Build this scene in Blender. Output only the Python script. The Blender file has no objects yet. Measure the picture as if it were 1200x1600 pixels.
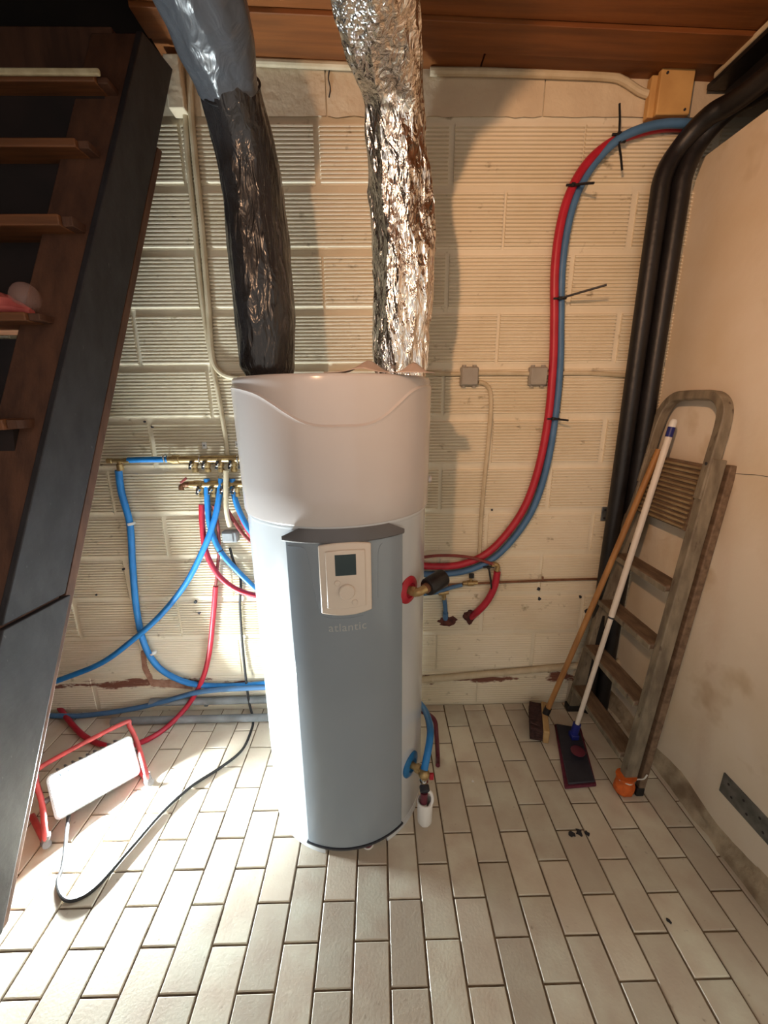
import bpy, bmesh, math, random
from mathutils import Vector as V, Matrix, noise

random.seed(7)
SC = bpy.context.scene
COL = SC.collection
R = math.radians

# ------------------------------------------------------------------ camera
EYE = V((0, 0, 1.56))
FPX = 630.0                                   # focal length in pixels of the 1200x1600 frame
CAM = ((0.9998060201, -0.0176298704, -0.0087812191),   # right
       (-0.0130975323, -0.2621491406, -0.9649384865),  # down
       (0.0147097514, 0.9648663201, -0.2623291967))    # forward
cd = bpy.data.cameras.new('camera')
cam = bpy.data.objects.new('camera', cd)
COL.objects.link(cam)
cd.sensor_fit = 'AUTO'; cd.sensor_width = 36.0; cd.lens = FPX / 1600 * 36.0
cd.clip_start = 0.02; cd.clip_end = 50
r_, d_, f_ = [V(a) for a in CAM]
cam.matrix_world = Matrix(((r_.x, -d_.x, -f_.x, EYE.x), (r_.y, -d_.y, -f_.y, EYE.y),
                           (r_.z, -d_.z, -f_.z, EYE.z), (0, 0, 0, 1)))
SC.camera = cam

# ------------------------------------------------------------------ world, lights, exposure
w = bpy.data.worlds.new('room_ambience'); SC.world = w
w.use_nodes = True
w.node_tree.nodes['Background'].inputs[0].default_value = (1.0, 0.93, 0.85, 1)
w.node_tree.nodes['Background'].inputs[1].default_value = 0.86
SC.view_settings.view_transform = 'Standard'
SC.view_settings.look = 'None'
SC.view_settings.exposure = 0.0
SC.view_settings.gamma = 1.0
SC.view_settings.use_curve_mapping = False
SC.cycles.max_bounces = 6; SC.cycles.diffuse_bounces = 3; SC.cycles.glossy_bounces = 3
BULB = V((-0.52, -0.50, 2.33))                # warm reflector bulb behind the photographer
BULB_AIM = V((1.20, 1.65, 2.20))
BULB_POWER = 128.0
BULB_COLOR = (1.0, 0.57, 0.32)
WORK_LIGHT = 5200.0                            # radiance of the flood light on the floor
WORK_COLOR = (0.86, 0.97, 1.0)

# ------------------------------------------------------------------ helpers
def ray(x, y):
    a, b = (x - 600) / FPX, (y - 800) / FPX
    return r_ * a + d_ * b + f_
def at(x, y, **k):                            # pixel of the photograph -> point on a real plane
    d = ray(x, y); ax, v = list(k.items())[0]; i = 'XYZ'.index(ax)
    return EYE + d * ((v - EYE[i]) / d[i])
def onplane(x, y, P0, n):
    d = ray(x, y)
    return EYE + d * ((P0 - EYE).dot(n) / d.dot(n))

def lin(r, g, b):
    f = lambda c: (c / 255 / 12.92) if c / 255 <= 0.04045 else ((c / 255 + 0.055) / 1.055) ** 2.4
    return (f(r), f(g), f(b), 1)

WL = {}                                       # world location of every object
def reg(o, loc, parent=None):
    COL.objects.link(o)
    loc = V(loc)
    if parent is not None:
        o.parent = parent
        o.location = loc - WL[parent.name]
    else:
        o.location = loc
    WL[o.name] = loc
    return o
def tag(o, label=None, cat=None, group=None, kind=None):
    if label: o['label'] = label
    if cat: o['category'] = cat
    if group: o['group'] = group
    if kind: o['kind'] = kind
    return o
def thing(name, label, cat, loc, group=None):
    o = bpy.data.objects.new(name, None)
    o.empty_display_size = 0.05
    reg(o, loc)
    return tag(o, label, cat, group)

def spline(pts, n=8):                         # Catmull-Rom through the points
    P = [V(p) for p in pts]
    if len(P) < 3: return P
    Q = [P[0] * 2 - P[1]] + P + [P[-1] * 2 - P[-2]]
    out = []
    for i in range(1, len(Q) - 2):
        a, b, c, d = Q[i - 1:i + 3]
        for j in range(n):
            t = j / n
            out.append(0.5 * ((2 * b) + (c - a) * t + (2 * a - 5 * b + 4 * c - d) * t * t + (3 * b - a - 3 * c + d) * t ** 3))
    out.append(P[-1])
    return out

class MB:
    def __init__(s): s.v = []; s.f = []
    def add(s, vs, fs):
        o = len(s.v); s.v += [V(p) for p in vs]; s.f += [tuple(i + o for i in f) for f in fs]; return s
    def hexa(s, c8):                          # bottom four (ccw from above), top four
        return s.add(c8, [(3, 2, 1, 0), (4, 5, 6, 7), (0, 1, 5, 4), (1, 2, 6, 5), (2, 3, 7, 6), (3, 0, 4, 7)])
    def box(s, lo, hi):
        x0, y0, z0 = lo; x1, y1, z1 = hi
        return s.hexa([(x0, y0, z0), (x1, y0, z0), (x1, y1, z0), (x0, y1, z0), (x0, y0, z1), (x1, y0, z1), (x1, y1, z1), (x0, y1, z1)])
    def obox(s, c, ax, ay, az, hx, hy, hz):   # oriented box: centre, unit axes, half sizes
        c = V(c); ax, ay, az = V(ax), V(ay), V(az)
        return s.hexa([c + ax * (hx * i) + ay * (hy * j) + az * (hz * k) for k in (-1, 1) for i, j in ((-1, -1), (1, -1), (1, 1), (-1, 1))])
    def ring_skin(s, rings, cap=True):
        o = len(s.v); n = len(rings[0])
        for r in rings: s.v += [V(p) for p in r]
        for i in range(len(rings) - 1):
            for j in range(n):
                k = (j + 1) % n
                s.f.append((o + i * n + j, o + i * n + k, o + (i + 1) * n + k, o + (i + 1) * n + j))
        if cap:
            s.f.append(tuple(o + j for j in reversed(range(n))))
            s.f.append(tuple(o + (len(rings) - 1) * n + j for j in range(n)))
        return s
    def tube(s, pts, r, n=12, disp=None, sec=None):
        P = [V(p) for p in pts]; m = len(P)
        T = [(P[min(i + 1, m - 1)] - P[max(i - 1, 0)]).normalized() for i in range(m)]
        up = V((0, 0, 1)) if abs(T[0].z) < 0.9 else V((1, 0, 0))
        a = (up - T[0] * up.dot(T[0])).normalized()
        rings = []; L = 0
        for i in range(m):
            if i: L += (P[i] - P[i - 1]).length
            a = (a - T[i] * a.dot(T[i])).normalized(); b = T[i].cross(a)
            rr = r[i] if isinstance(r, (list, tuple)) else r
            if sec:
                rings.append([P[i] + a * x + b * y for x, y in sec])
            else:
                rg = []
                for j in range(n):
                    t = 2 * math.pi * j / n
                    q = rr + (disp(L, t, i) if disp else 0)
                    rg.append(P[i] + (a * math.cos(t) + b * math.sin(t)) * q)
                rings.append(rg)
        return s.ring_skin(rings)
    def cyl(s, p0, p1, r0, r1=None, n=20):
        return s.tube([p0, p1], [r0, r0 if r1 is None else r1], n)
    def lathe(s, prof, o, axis=(0, 0, 1), n=32, cap=True):   # prof: (radius, distance along axis)
        ax = V(axis).normalized(); up = V((0, 0, 1)) if abs(ax.z) < 0.9 else V((1, 0, 0))
        a = (up - ax * up.dot(ax)).normalized(); b = ax.cross(a); o = V(o)
        return s.ring_skin([[o + ax * h + (a * math.cos(2 * math.pi * j / n) + b * math.sin(2 * math.pi * j / n)) * max(q, 1e-4) for j in range(n)] for q, h in prof], cap)
    def ball(s, c, r, n=16, sc=(1, 1, 1)):
        c = V(c); rings = []
        for i in range(n // 2 + 1):
            p = math.pi * i / (n // 2)
            rings.append([c + V((math.cos(2 * math.pi * j / n) * math.sin(p) * r * sc[0] + 1e-5, math.sin(2 * math.pi * j / n) * math.sin(p) * r * sc[1], -math.cos(p) * r * sc[2])) for j in range(n)])
        return s.ring_skin(rings)
    def prism(s, poly, ext):                  # polygon of 3-D points pushed along ext
        n = len(poly); e = V(ext); P = [V(p) for p in poly]
        return s.add(P + [p + e for p in P], [tuple(reversed(range(n))), tuple(range(n, 2 * n))] + [(i, (i + 1) % n, n + (i + 1) % n, n + i) for i in range(n)])
    def build(s, name, mat, parent=None, bevel=0, smooth=35, loc=None):
        lo = V((min(p.x for p in s.v), min(p.y for p in s.v), min(p.z for p in s.v)))
        hi = V((max(p.x for p in s.v), max(p.y for p in s.v), max(p.z for p in s.v)))
        base = V(loc) if loc is not None else V(((lo.x + hi.x) / 2, (lo.y + hi.y) / 2, lo.z))
        me = bpy.data.meshes.new(name)
        me.from_pydata([p - base for p in s.v], [], s.f)
        bm = bmesh.new(); bm.from_mesh(me)
        bmesh.ops.recalc_face_normals(bm, faces=bm.faces)
        bm.to_mesh(me); bm.free()
        if smooth:
            for p in me.polygons: p.use_smooth = True
            me.set_sharp_from_angle(angle=R(smooth))
        me.materials.append(mat)
        o = bpy.data.objects.new(name, me)
        reg(o, base, parent)
        if bevel:
            b = o.modifiers.new('edge', 'BEVEL'); b.width = bevel; b.segments = 2; b.limit_method = 'ANGLE'; b.angle_limit = R(40)
        return o

# ------------------------------------------------------------------ materials
def pm(name, c1, c2=None, rough=0.5, metal=0.0, scale=6.0, stretch=(1, 1, 1), detail=5.0, lohi=(0.35, 0.65),
       bump=0.0, bscale=80.0, bstretch=(1, 1, 1), rnd=0.0, spec=0.5, coat=0.0, rvar=0.0, alpha=1.0, trans=0.0, emit=None, c3=None, s3=30.0, l3=(0.6, 0.75), ior=1.45, bdist=0.004, obj=False):
    m = bpy.data.materials.new(name); m.use_nodes = True
    nt = m.node_tree; N = nt.nodes; L = nt.links
    b = N['Principled BSDF']
    b.inputs['Roughness'].default_value = rough; b.inputs['Metallic'].default_value = metal
    b.inputs['Specular IOR Level'].default_value = spec; b.inputs['Coat Weight'].default_value = coat
    b.inputs['IOR'].default_value = ior
    b.inputs['Transmission Weight'].default_value = trans; b.inputs['Alpha'].default_value = alpha
    if obj:
        g = N.new('ShaderNodeTexCoord'); pos = g.outputs['Object']
    else:
        g = N.new('ShaderNodeNewGeometry'); pos = g.outputs['Position']
    def nz(sc, st, det):
        mp = N.new('ShaderNodeMapping'); mp.inputs['Scale'].default_value = st
        L.new(pos, mp.inputs['Vector'])
        n = N.new('ShaderNodeTexNoise'); n.inputs['Scale'].default_value = sc; n.inputs['Detail'].default_value = det
        L.new(mp.outputs[0], n.inputs['Vector'])
        return n.outputs['Fac']
    def mix(fac, A, B, bt='MIX'):
        x = N.new('ShaderNodeMix'); x.data_type = 'RGBA'; x.blend_type = bt
        for sock, val in ((x.inputs[0], fac), (x.inputs[6], A), (x.inputs[7], B)):
            if hasattr(val, 'is_linked'): L.new(val, sock)
            else: sock.default_value = val
        return x.outputs[2]
    def rng(v, a, c, o0=0.0, o1=1.0):
        x = N.new('ShaderNodeMapRange'); x.inputs[1].default_value = a; x.inputs[2].default_value = c
        x.inputs[3].default_value = o0; x.inputs[4].default_value = o1
        L.new(v, x.inputs[0]); return x.outputs[0]
    col = c1
    if c2 is not None:
        col = mix(rng(nz(scale, stretch, detail), *lohi), c1, c2)
    if c3 is not None:
        col = mix(rng(nz(s3, stretch, 4), *l3), col, c3)
    if rnd:
        oi = N.new('ShaderNodeObjectInfo')
        col = mix(rng(oi.outputs['Random'], 0, 1, 0, rnd), col, c2 if c2 is not None else c1)
        h = N.new('ShaderNodeHueSaturation')
        wn = N.new('ShaderNodeTexWhiteNoise'); wn.noise_dimensions = '1D'
        L.new(oi.outputs['Random'], wn.inputs['W'])
        L.new(rng(wn.outputs['Value'], 0, 1, 1 - rnd * 0.26, 1 + rnd * 0.14), h.inputs['Value'])
        L.new(col, h.inputs['Color']) if hasattr(col, 'is_linked') else None
        col = h.outputs[0]
    if hasattr(col, 'is_linked'): L.new(col, b.inputs['Base Color'])
    else: b.inputs['Base Color'].default_value = col
    if rvar:
        L.new(rng(nz(scale * 2, stretch, 4), 0.3, 0.7, max(0.02, rough - rvar), min(1, rough + rvar)), b.inputs['Roughness'])
    if bump:
        bp = N.new('ShaderNodeBump'); bp.inputs['Strength'].default_value = bump; bp.inputs['Distance'].default_value = bdist
        L.new(nz(bscale, bstretch, 6), bp.inputs['Height']); L.new(bp.outputs[0], b.inputs['Normal'])
    if emit:
        b.inputs['Emission Color'].default_value = (*emit[0], 1); b.inputs['Emission Strength'].default_value = emit[1]
    m['_'] = 1
    return m

def wall_paint(name, cream, cream2, under, top=0.16, band=0.14, rough=0.75):
    """cream limewash that has flaked off in ragged patches low on the wall, showing the red-brown coat"""
    m = pm(name, cream, cream2, rough=rough, scale=3.0, bump=0.35, bscale=45, c3=lin(150, 135, 105), s3=22, l3=(0.66, 0.80))
    nt = m.node_tree; N = nt.nodes; L = nt.links; b = N['Principled BSDF']
    src = b.inputs['Base Color'].links[0].from_socket
    g = N.new('ShaderNodeNewGeometry'); sp = N.new('ShaderNodeSeparateXYZ'); L.new(g.outputs['Position'], sp.inputs[0])
    mp = N.new('ShaderNodeMapping'); mp.inputs['Scale'].default_value = (1.0, 1.0, 3.2); L.new(g.outputs['Position'], mp.inputs['Vector'])
    n = N.new('ShaderNodeTexNoise'); n.inputs['Scale'].default_value = 4.5; n.inputs['Detail'].default_value = 9; n.inputs['Roughness'].default_value = 0.62
    L.new(mp.outputs[0], n.inputs['Vector'])
    ab = N.new('ShaderNodeMath'); ab.operation = 'SUBTRACT'; ab.inputs[1].default_value = top; L.new(sp.outputs['Z'], ab.inputs[0])
    a2 = N.new('ShaderNodeMath'); a2.operation = 'ABSOLUTE'; L.new(ab.outputs[0], a2.inputs[0])
    h = N.new('ShaderNodeMapRange'); h.inputs[1].default_value = 0; h.inputs[2].default_value = band; h.inputs[3].default_value = 0.14; h.inputs[4].default_value = -0.35
    L.new(a2.outputs[0], h.inputs[0])
    ad = N.new('ShaderNodeMath'); ad.operation = 'ADD'; L.new(n.outputs['Fac'], ad.inputs[0]); L.new(h.outputs[0], ad.inputs[1])
    rg = N.new('ShaderNodeMapRange'); rg.inputs[1].default_value = 0.60; rg.inputs[2].default_value = 0.65; L.new(ad.outputs[0], rg.inputs[0])
    x = N.new('ShaderNodeMix'); x.data_type = 'RGBA'; L.new(rg.outputs[0], x.inputs[0]); L.new(src, x.inputs[6]); x.inputs[7].default_value = under
    L.new(x.outputs[2], b.inputs['Base Color'])
    return m

M_ = {}
M_['brick'] = wall_paint('painted_block', lin(230, 220, 198), lin(220, 208, 182), lin(122, 78, 62))
M_['mortar'] = wall_paint('painted_mortar', lin(228, 219, 198), lin(214, 203, 178), lin(122, 78, 62))
M_['lintel'] = pm('painted_concrete', lin(218, 203, 176), lin(200, 182, 156), rough=0.8, scale=4, bump=0.8, bscale=28, bdist=0.006)
M_['tile'] = pm('floor_tile', lin(226, 221, 202), lin(208, 193, 174), rough=0.42, scale=9, bump=0.12, bscale=120, rnd=0.65, rvar=0.10, c3=lin(140, 122, 100), s3=45, l3=(0.68, 0.80))
M_['grout'] = pm('grout', lin(140, 122, 98), lin(95, 78, 62), rough=0.9, scale=14, bump=0.5, bscale=150)
M_['plaster'] = pm('right_plaster', lin(240, 228, 210), lin(226, 208, 180), rough=0.8, scale=2.2, bump=0.25, bscale=30, c3=lin(196, 172, 134), s3=3, l3=(0.60, 0.72))
M_['plaster_low'] = pm('eroded_plaster', lin(205, 190, 164), lin(140, 122, 100), rough=0.9, scale=9, bump=1.0, bscale=26, bdist=0.01)
M_['grey_wall'] = pm('bare_concrete', lin(120, 104, 88), lin(90, 78, 66), rough=0.9, scale=5, bump=0.5, bscale=30)
M_['plank'] = pm('ceiling_plank', lin(140, 84, 40), lin(108, 62, 28), rough=0.55, scale=5, stretch=(0.5, 6, 6), rnd=0.4, bump=0.15, bscale=30, bstretch=(0.3, 6, 6))
M_['trimwood'] = pm('pale_wood', lin(196, 160, 112), lin(170, 132, 88), rough=0.6, scale=8, stretch=(0.6, 5, 5))
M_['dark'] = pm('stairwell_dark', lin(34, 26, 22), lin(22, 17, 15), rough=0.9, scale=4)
M_['stair'] = pm('stair_wood', lin(100, 66, 48), lin(74, 48, 36), rough=0.65, scale=7, stretch=(3, 3, 0.7), bump=0.3, bscale=40, bstretch=(4, 4, 0.5))
M_['stair_dark'] = pm('stair_dark_paint', lin(48, 45, 48), lin(36, 33, 36), rough=0.6, scale=10, stretch=(2, 2, 0.8), bump=0.4, bscale=40, c3=lin(86, 80, 80), s3=60, l3=(0.70, 0.80))
M_['tread'] = pm('tread_wood', lin(128, 80, 48), lin(100, 62, 38), rough=0.55, scale=8, stretch=(0.5, 6, 6), bump=0.2, bscale=40, bstretch=(0.5, 6, 6))
M_['riser'] = pm('riser_wood', lin(40, 28, 26), lin(28, 20, 20), rough=0.8, scale=6)
M_['white'] = pm('white_enamel', lin(208, 212, 216), lin(204, 208, 212), rough=0.22, scale=2, coat=0.3)
M_['collar'] = pm('white_plastic', lin(206, 198, 195), lin(200, 192, 189), rough=0.2, scale=2, coat=0.2)
M_['panel'] = pm('grey_panel', lin(140, 150, 160), lin(134, 144, 154), rough=0.2, scale=2, coat=0.25, bump=0.03, bscale=300)
M_['panel_dark'] = pm('grey_lip', lin(104, 102, 104), lin(96, 94, 96), rough=0.3, scale=2)
M_['control'] = pm('cream_plastic', lin(228, 214, 200), lin(222, 208, 194), rough=0.3, scale=3)
M_['lcd'] = pm('lcd_screen', lin(50, 66, 72), lin(56, 72, 76), rough=0.15, scale=5)
M_['logo'] = pm('logo_print', lin(168, 170, 172), rough=0.3)
M_['seal'] = pm('dark_seal', lin(44, 46, 54), rough=0.5)
M_['red'] = pm('red_plastic', lin(182, 38, 58), lin(168, 32, 50), rough=0.4, scale=20)
M_['blue'] = pm('blue_plastic', lin(40, 128, 200), lin(34, 116, 186), rough=0.4, scale=20)
M_['blue_dull'] = pm('blue_grey_pipe', lin(78, 118, 160), lin(70, 108, 148), rough=0.45, scale=20)
M_['blue_disc'] = pm('blue_rosette', lin(32, 110, 165), lin(28, 100, 152), rough=0.35, scale=20)
M_['red_thin'] = pm('brown_red_pipe', lin(138, 62, 60), lin(120, 54, 50), rough=0.45, scale=20)
M_['brass'] = pm('brass', lin(186, 160, 112), lin(156, 130, 88), rough=0.35, metal=0.6, scale=30, rvar=0.1)
M_['copper'] = pm('painted_copper', lin(134, 92, 66), lin(112, 76, 54), rough=0.5, metal=0.3, scale=30)
M_['chrome'] = pm('chrome', lin(215, 215, 215), rough=0.15, metal=1.0)
M_['steel'] = pm('galvanised_steel', lin(140, 144, 144), lin(108, 112, 114), rough=0.45, metal=0.7, scale=25)
M_['black'] = pm('black_rubber', lin(32, 32, 34), lin(24, 24, 26), rough=0.5, scale=15)
M_['foam'] = pm('black_insulation', lin(30, 28, 30), lin(20, 19, 20), rough=0.42, scale=10, bump=0.3, bscale=50)
M_['hole'] = pm('broken_clay', lin(104, 58, 50), lin(58, 32, 30), rough=0.9, scale=40, bump=1.0, bscale=80)
M_['flake'] = pm('flaked_render', lin(168, 132, 112), lin(140, 100, 82), rough=0.9, scale=30, bump=0.8, bscale=60)
M_['conduit'] = pm('painted_conduit', lin(206, 192, 164), lin(188, 172, 142), rough=0.6, scale=15, bump=0.2, bscale=90)
M_['grey_pipe'] = pm('grey_pipe', lin(142, 146, 148), lin(118, 120, 120), rough=0.5, scale=12)
M_['grey_box'] = pm('grey_box', lin(158, 152, 142), lin(146, 140, 130), rough=0.4, scale=12)
M_['ply'] = pm('tan_box', lin(206, 164, 104), lin(190, 148, 92), rough=0.6, scale=10)
M_['cable'] = pm('grey_cable', lin(72, 68, 62), rough=0.5)
M_['white_cable'] = pm('white_plastic_clip', lin(225, 225, 220), rough=0.4)
M_['ladder'] = pm('weathered_ladder', lin(140, 130, 112), lin(104, 94, 80), rough=0.6, scale=14, stretch=(2, 2, 0.7), bump=0.3, bscale=60, c3=lin(84, 72, 60), s3=25, l3=(0.62, 0.72))
M_['ladder_step'] = pm('worn_step', lin(128, 106, 86), lin(96, 78, 62), rough=0.65, scale=16, stretch=(3, 0.7, 3), bump=0.3, bscale=60)
M_['plate'] = pm('ribbed_plate', lin(150, 130, 98), lin(128, 108, 80), rough=0.6, scale=14)
M_['broom_wood'] = pm('broom_wood', lin(172, 124, 72), lin(146, 102, 58), rough=0.45, scale=12, stretch=(3, 3, 0.6))
M_['broom_head'] = pm('broom_block', lin(196, 162, 112), lin(176, 142, 96), rough=0.6, scale=15)
M_['bristle'] = pm('bristles', lin(78, 52, 48), lin(56, 38, 36), rough=0.9, scale=60, bump=0.8, bscale=200)
M_['mop_white'] = pm('white_handle', lin(226, 216, 204), lin(218, 208, 196), rough=0.35, scale=10)
M_['mop_blue'] = pm('navy_plastic', lin(30, 38, 120), lin(26, 34, 108), rough=0.4, scale=10)
M_['mop_dark'] = pm('dark_mop_plate', lin(52, 52, 62), lin(44, 44, 54), rough=0.5, scale=20)
M_['mop_pad'] = pm('maroon_pad', lin(112, 44, 62), lin(90, 36, 52), rough=0.95, scale=50, bump=0.8, bscale=200)
M_['orange'] = pm('orange_bag', lin(222, 108, 44), lin(196, 90, 34), rough=0.5, scale=40, bump=0.8, bscale=90)
M_['paper'] = pm('leaflet_paper', lin(212, 190, 178), lin(200, 178, 166), rough=0.7, scale=10)
M_['pink'] = pm('pink_cloth', lin(214, 112, 104), lin(186, 86, 82), rough=0.7, scale=18)
M_['film'] = pm('clear_film', lin(236, 190, 178), rough=0.15, alpha=0.22)
M_['lamp_grey'] = pm('lamp_housing', lin(92, 96, 104), lin(78, 82, 90), rough=0.45, scale=20)
M_['lamp_rim'] = pm('lamp_rim', lin(205, 208, 212), rough=0.3, metal=0.3)
M_['lamp_red'] = pm('faded_red_tube', lin(196, 78, 78), lin(170, 70, 70), rough=0.45, scale=20)
M_['lamp_foot'] = pm('grey_rubber', lin(110, 106, 108), rough=0.7)
M_['reflector'] = pm('reflector', lin(170, 172, 176), rough=0.22, metal=0.95)
M_['glow'] = pm('lamp_glow', (1, 1, 1, 1), emit=(WORK_COLOR, WORK_LIGHT))
M_['cord'] = pm('black_cord', lin(40, 38, 38), rough=0.6)
M_['white_siphon'] = pm('white_siphon', lin(235, 233, 230), rough=0.35)
M_['maroon'] = pm('maroon_knob', lin(100, 40, 54), rough=0.4)
M_['pale_strip'] = pm('pale_strip', lin(220, 206, 170), lin(196, 178, 140), rough=0.6, scale=30)

def crumple(name, base, rough, metal, stretch, strength, sc, c2=None, dist=0.02):
    m = bpy.data.materials.new(name); m.use_nodes = True
    nt = m.node_tree; N = nt.nodes; L = nt.links; b = N['Principled BSDF']
    b.inputs['Base Color'].default_value = base; b.inputs['Roughness'].default_value = rough; b.inputs['Metallic'].default_value = metal
    g = N.new('ShaderNodeNewGeometry')
    mp = N.new('ShaderNodeMapping'); mp.inputs['Scale'].default_value = stretch; mp.inputs['Rotation'].default_value = (0, R(25), R(20))
    L.new(g.outputs['Position'], mp.inputs['Vector'])
    n = N.new('ShaderNodeTexNoise'); n.inputs['Scale'].default_value = sc; n.inputs['Detail'].default_value = 3; n.inputs['Distortion'].default_value = 1.2
    L.new(mp.outputs[0], n.inputs['Vector'])
    vo = N.new('ShaderNodeTexVoronoi'); vo.inputs['Scale'].default_value = sc * 1.6
    L.new(mp.outputs[0], vo.inputs['Vector'])
    ad = N.new('ShaderNodeMath'); ad.operation = 'ADD'; ad.operation = 'MULTIPLY_ADD'; ad.inputs[1].default_value = 0.35; L.new(vo.outputs['Distance'], ad.inputs[0]); L.new(n.outputs['Fac'], ad.inputs[2])
    bp = N.new('ShaderNodeBump'); bp.inputs['Strength'].default_value = strength; bp.inputs['Distance'].default_value = dist
    L.new(ad.outputs[0], bp.inputs['Height']); L.new(bp.outputs[0], b.inputs['Normal'])
    return m
M_['foil'] = crumple('crinkled_foil', (0.86, 0.84, 0.81, 1), 0.18, 1.0, (1.3, 1.3, 0.5), 0.75, 34, dist=0.015)
M_['bag'] = crumple('black_polythene', (0.020, 0.019, 0.020, 1), 0.22, 0.0, (1.3, 1.3, 0.35), 0.6, 26, dist=0.012)

# ------------------------------------------------------------------ the setting
WY = 1.805                                    # face of the back wall
RX = 1.23                                     # face of the right wall
CZ = 2.71                                     # underside of the ceiling at x = 0
SLOPE = -0.033                                # the ceiling drops slightly to the right
def cz(x): return CZ + SLOPE * x
HOLE_X = -0.74                                # stairwell opening left of this line

# floor: grout bed with brick-format tiles
fl = MB().box((-2.05, -2.6, -0.12), (1.5, WY + 0.1, -0.005)).build('floor', M_['grout'])
tag(fl, kind='structure')
X0, TW, Y0, TH = -0.1952, 0.10608, 0.9347, 0.10284
G = 0.0055
def tile_mesh(wd, ln, nm):
    a, b, e, h = wd / 2, ln / 2, 0.0022, 0.011
    vs = [(-a, -b, -h), (a, -b, -h), (a, b, -h), (-a, b, -h), (-a, -b, -e), (a, -b, -e), (a, b, -e), (-a, b, -e),
          (-a + e, -b + e, 0), (a - e, -b + e, 0), (a - e, b - e, 0), (-a + e, b - e, 0)]
    fs = [(8, 9, 10, 11)] + [(i, (i + 1) % 4, 4 + (i + 1) % 4, 4 + i) for i in range(4)] + [(4 + i, 4 + (i + 1) % 4, 8 + (i + 1) % 4, 8 + i) for i in range(4)]
    me = bpy.data.meshes.new(nm); me.from_pydata(vs, [], fs); me.materials.append(M_['tile']); return me
cache = {}
stuff = MB()
for k in range(-18, 14):
    xa, xb = X0 + k * TW + G / 2, X0 + (k + 1) * TW - G / 2
    xa, xb = max(xa, -2.0), min(xb, RX + 0.01)
    if xb - xa < 0.012: continue
    off = 0 if k % 2 == 0 else 1
    for j in range(-18, 6):
        ya = Y0 + (2 * j + off) * TH + G / 2; yb = ya + 2 * TH - G
        yb = min(yb, WY - 0.004)
        if yb - ya < 0.012 or yb < -2.5: continue
        wd, ln = round(xb - xa, 4), round(yb - ya, 4)
        cx, cy = (xa + xb) / 2, (ya + yb) / 2
        near = yb > 0.34 and xb > -1.62
        if near:
            if (wd, ln) not in cache: cache[(wd, ln)] = tile_mesh(wd, ln, 'tile')
            o = bpy.data.objects.new('tile', cache[(wd, ln)])
            reg(o, (cx, cy, random.uniform(-0.0008, 0.0004)), fl)
            o.rotation_euler = (random.uniform(-0.003, 0.003), random.uniform(-0.004, 0.004), random.uniform(-0.004, 0.004))
        else:
            stuff.box((xa, ya, -0.011), (xb, yb, -0.0004))
o = stuff.build('tile_field', M_['tile'], fl, smooth=0); tag(o, kind='stuff')

# back wall: limewashed hollow clay blocks with horizontal ribs
bw = MB().box((-2.05, WY, -0.1), (1.62, WY + 0.16, 2.86)).build('wall_back', M_['mortar'])
tag(bw, kind='structure')
CH = 0.2133
def block_mesh(ln, depth, ribs=14):
    hh = CH - 0.016; a = ln / 2
    prof = [(-hh / 2, 0.004), (-hh / 2, -0.0015)]
    mrg = 0.006; p = (hh - 2 * mrg) / ribs
    for i in range(ribs):
        z = -hh / 2 + mrg + i * p
        prof += [(z + p * 0.06, -0.0015), (z + p * 0.22, -0.0015 - depth), (z + p * 0.60, -0.0015 - depth), (z + p * 0.92, -0.0015)]
    prof += [(hh / 2, -0.0015), (hh / 2, 0.004)]
    vs = [(-a, y, z) for z, y in prof] + [(a, y, z) for z, y in prof]
    n = len(prof)
    fs = [(i, i + 1, n + i + 1, n + i) for i in range(n - 1)] + [tuple(range(n)), tuple(reversed(range(n, 2 * n)))]
    me = bpy.data.meshes.new('brick'); me.from_pydata(vs, [], fs)
    bm = bmesh.new(); bm.from_mesh(me); bmesh.ops.recalc_face_normals(bm, faces=bm.faces); bm.to_mesh(me); bm.free()
    me.materials.append(M_['brick']); return me
bc = {}
for row in range(12):
    off = 0.30 if row % 2 == 1 else 0.02
    for k in range(-5, 4):
        xa = off + k * 0.497 + random.uniform(-0.006, 0.006); xb = xa + 0.497 - 0.022
        xa, xb = max(xa, -2.0), min(xb, RX + 0.25)
        if xb - xa < 0.06: continue
        ln = round((xb - xa) / 0.02) * 0.02
        dep = 0.0085 if row > 4 else (0.0065 if row > 1 else 0.0035)
        if (ln, dep) not in bc: bc[(ln, dep)] = block_mesh(ln, dep)
        o = bpy.data.objects.new('brick', bc[(ln, dep)])
        reg(o, ((xa + xb) / 2, WY - random.uniform(0.0, 0.0025), (row + 0.5) * CH), bw)
# smooth rendered band under the ceiling, in three pours
for i, (xa, xb) in enumerate(((-2.0, -0.17), (-0.165, 0.62), (0.625, 1.5))):
    b = MB()
    nx, nz_ = 24, 6
    vs = []
    for j in range(nz_ + 1):
        for k in range(nx + 1):
            x = xa + (xb - xa) * k / nx; z = 2.566 + 0.27 * j / nz_
            y = WY - 0.008 - 0.004 * noise.noise(V((x * 9, 0, z * 9)))
            if j == 0: z += 0.008 * noise.noise(V((x * 20, 3, 0)))
            vs.append((x, y, z))
    fs = [(j * (nx + 1) + k, j * (nx + 1) + k + 1, (j + 1) * (nx + 1) + k + 1, (j + 1) * (nx + 1) + k) for j in range(nz_) for k in range(nx)]
    b.add(vs, fs)
    b.box((xa, WY - 0.004, 2.57), (xb, WY + 0.01, 2.83))
    b.build('lintel', M_['lintel'], bw)
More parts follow.
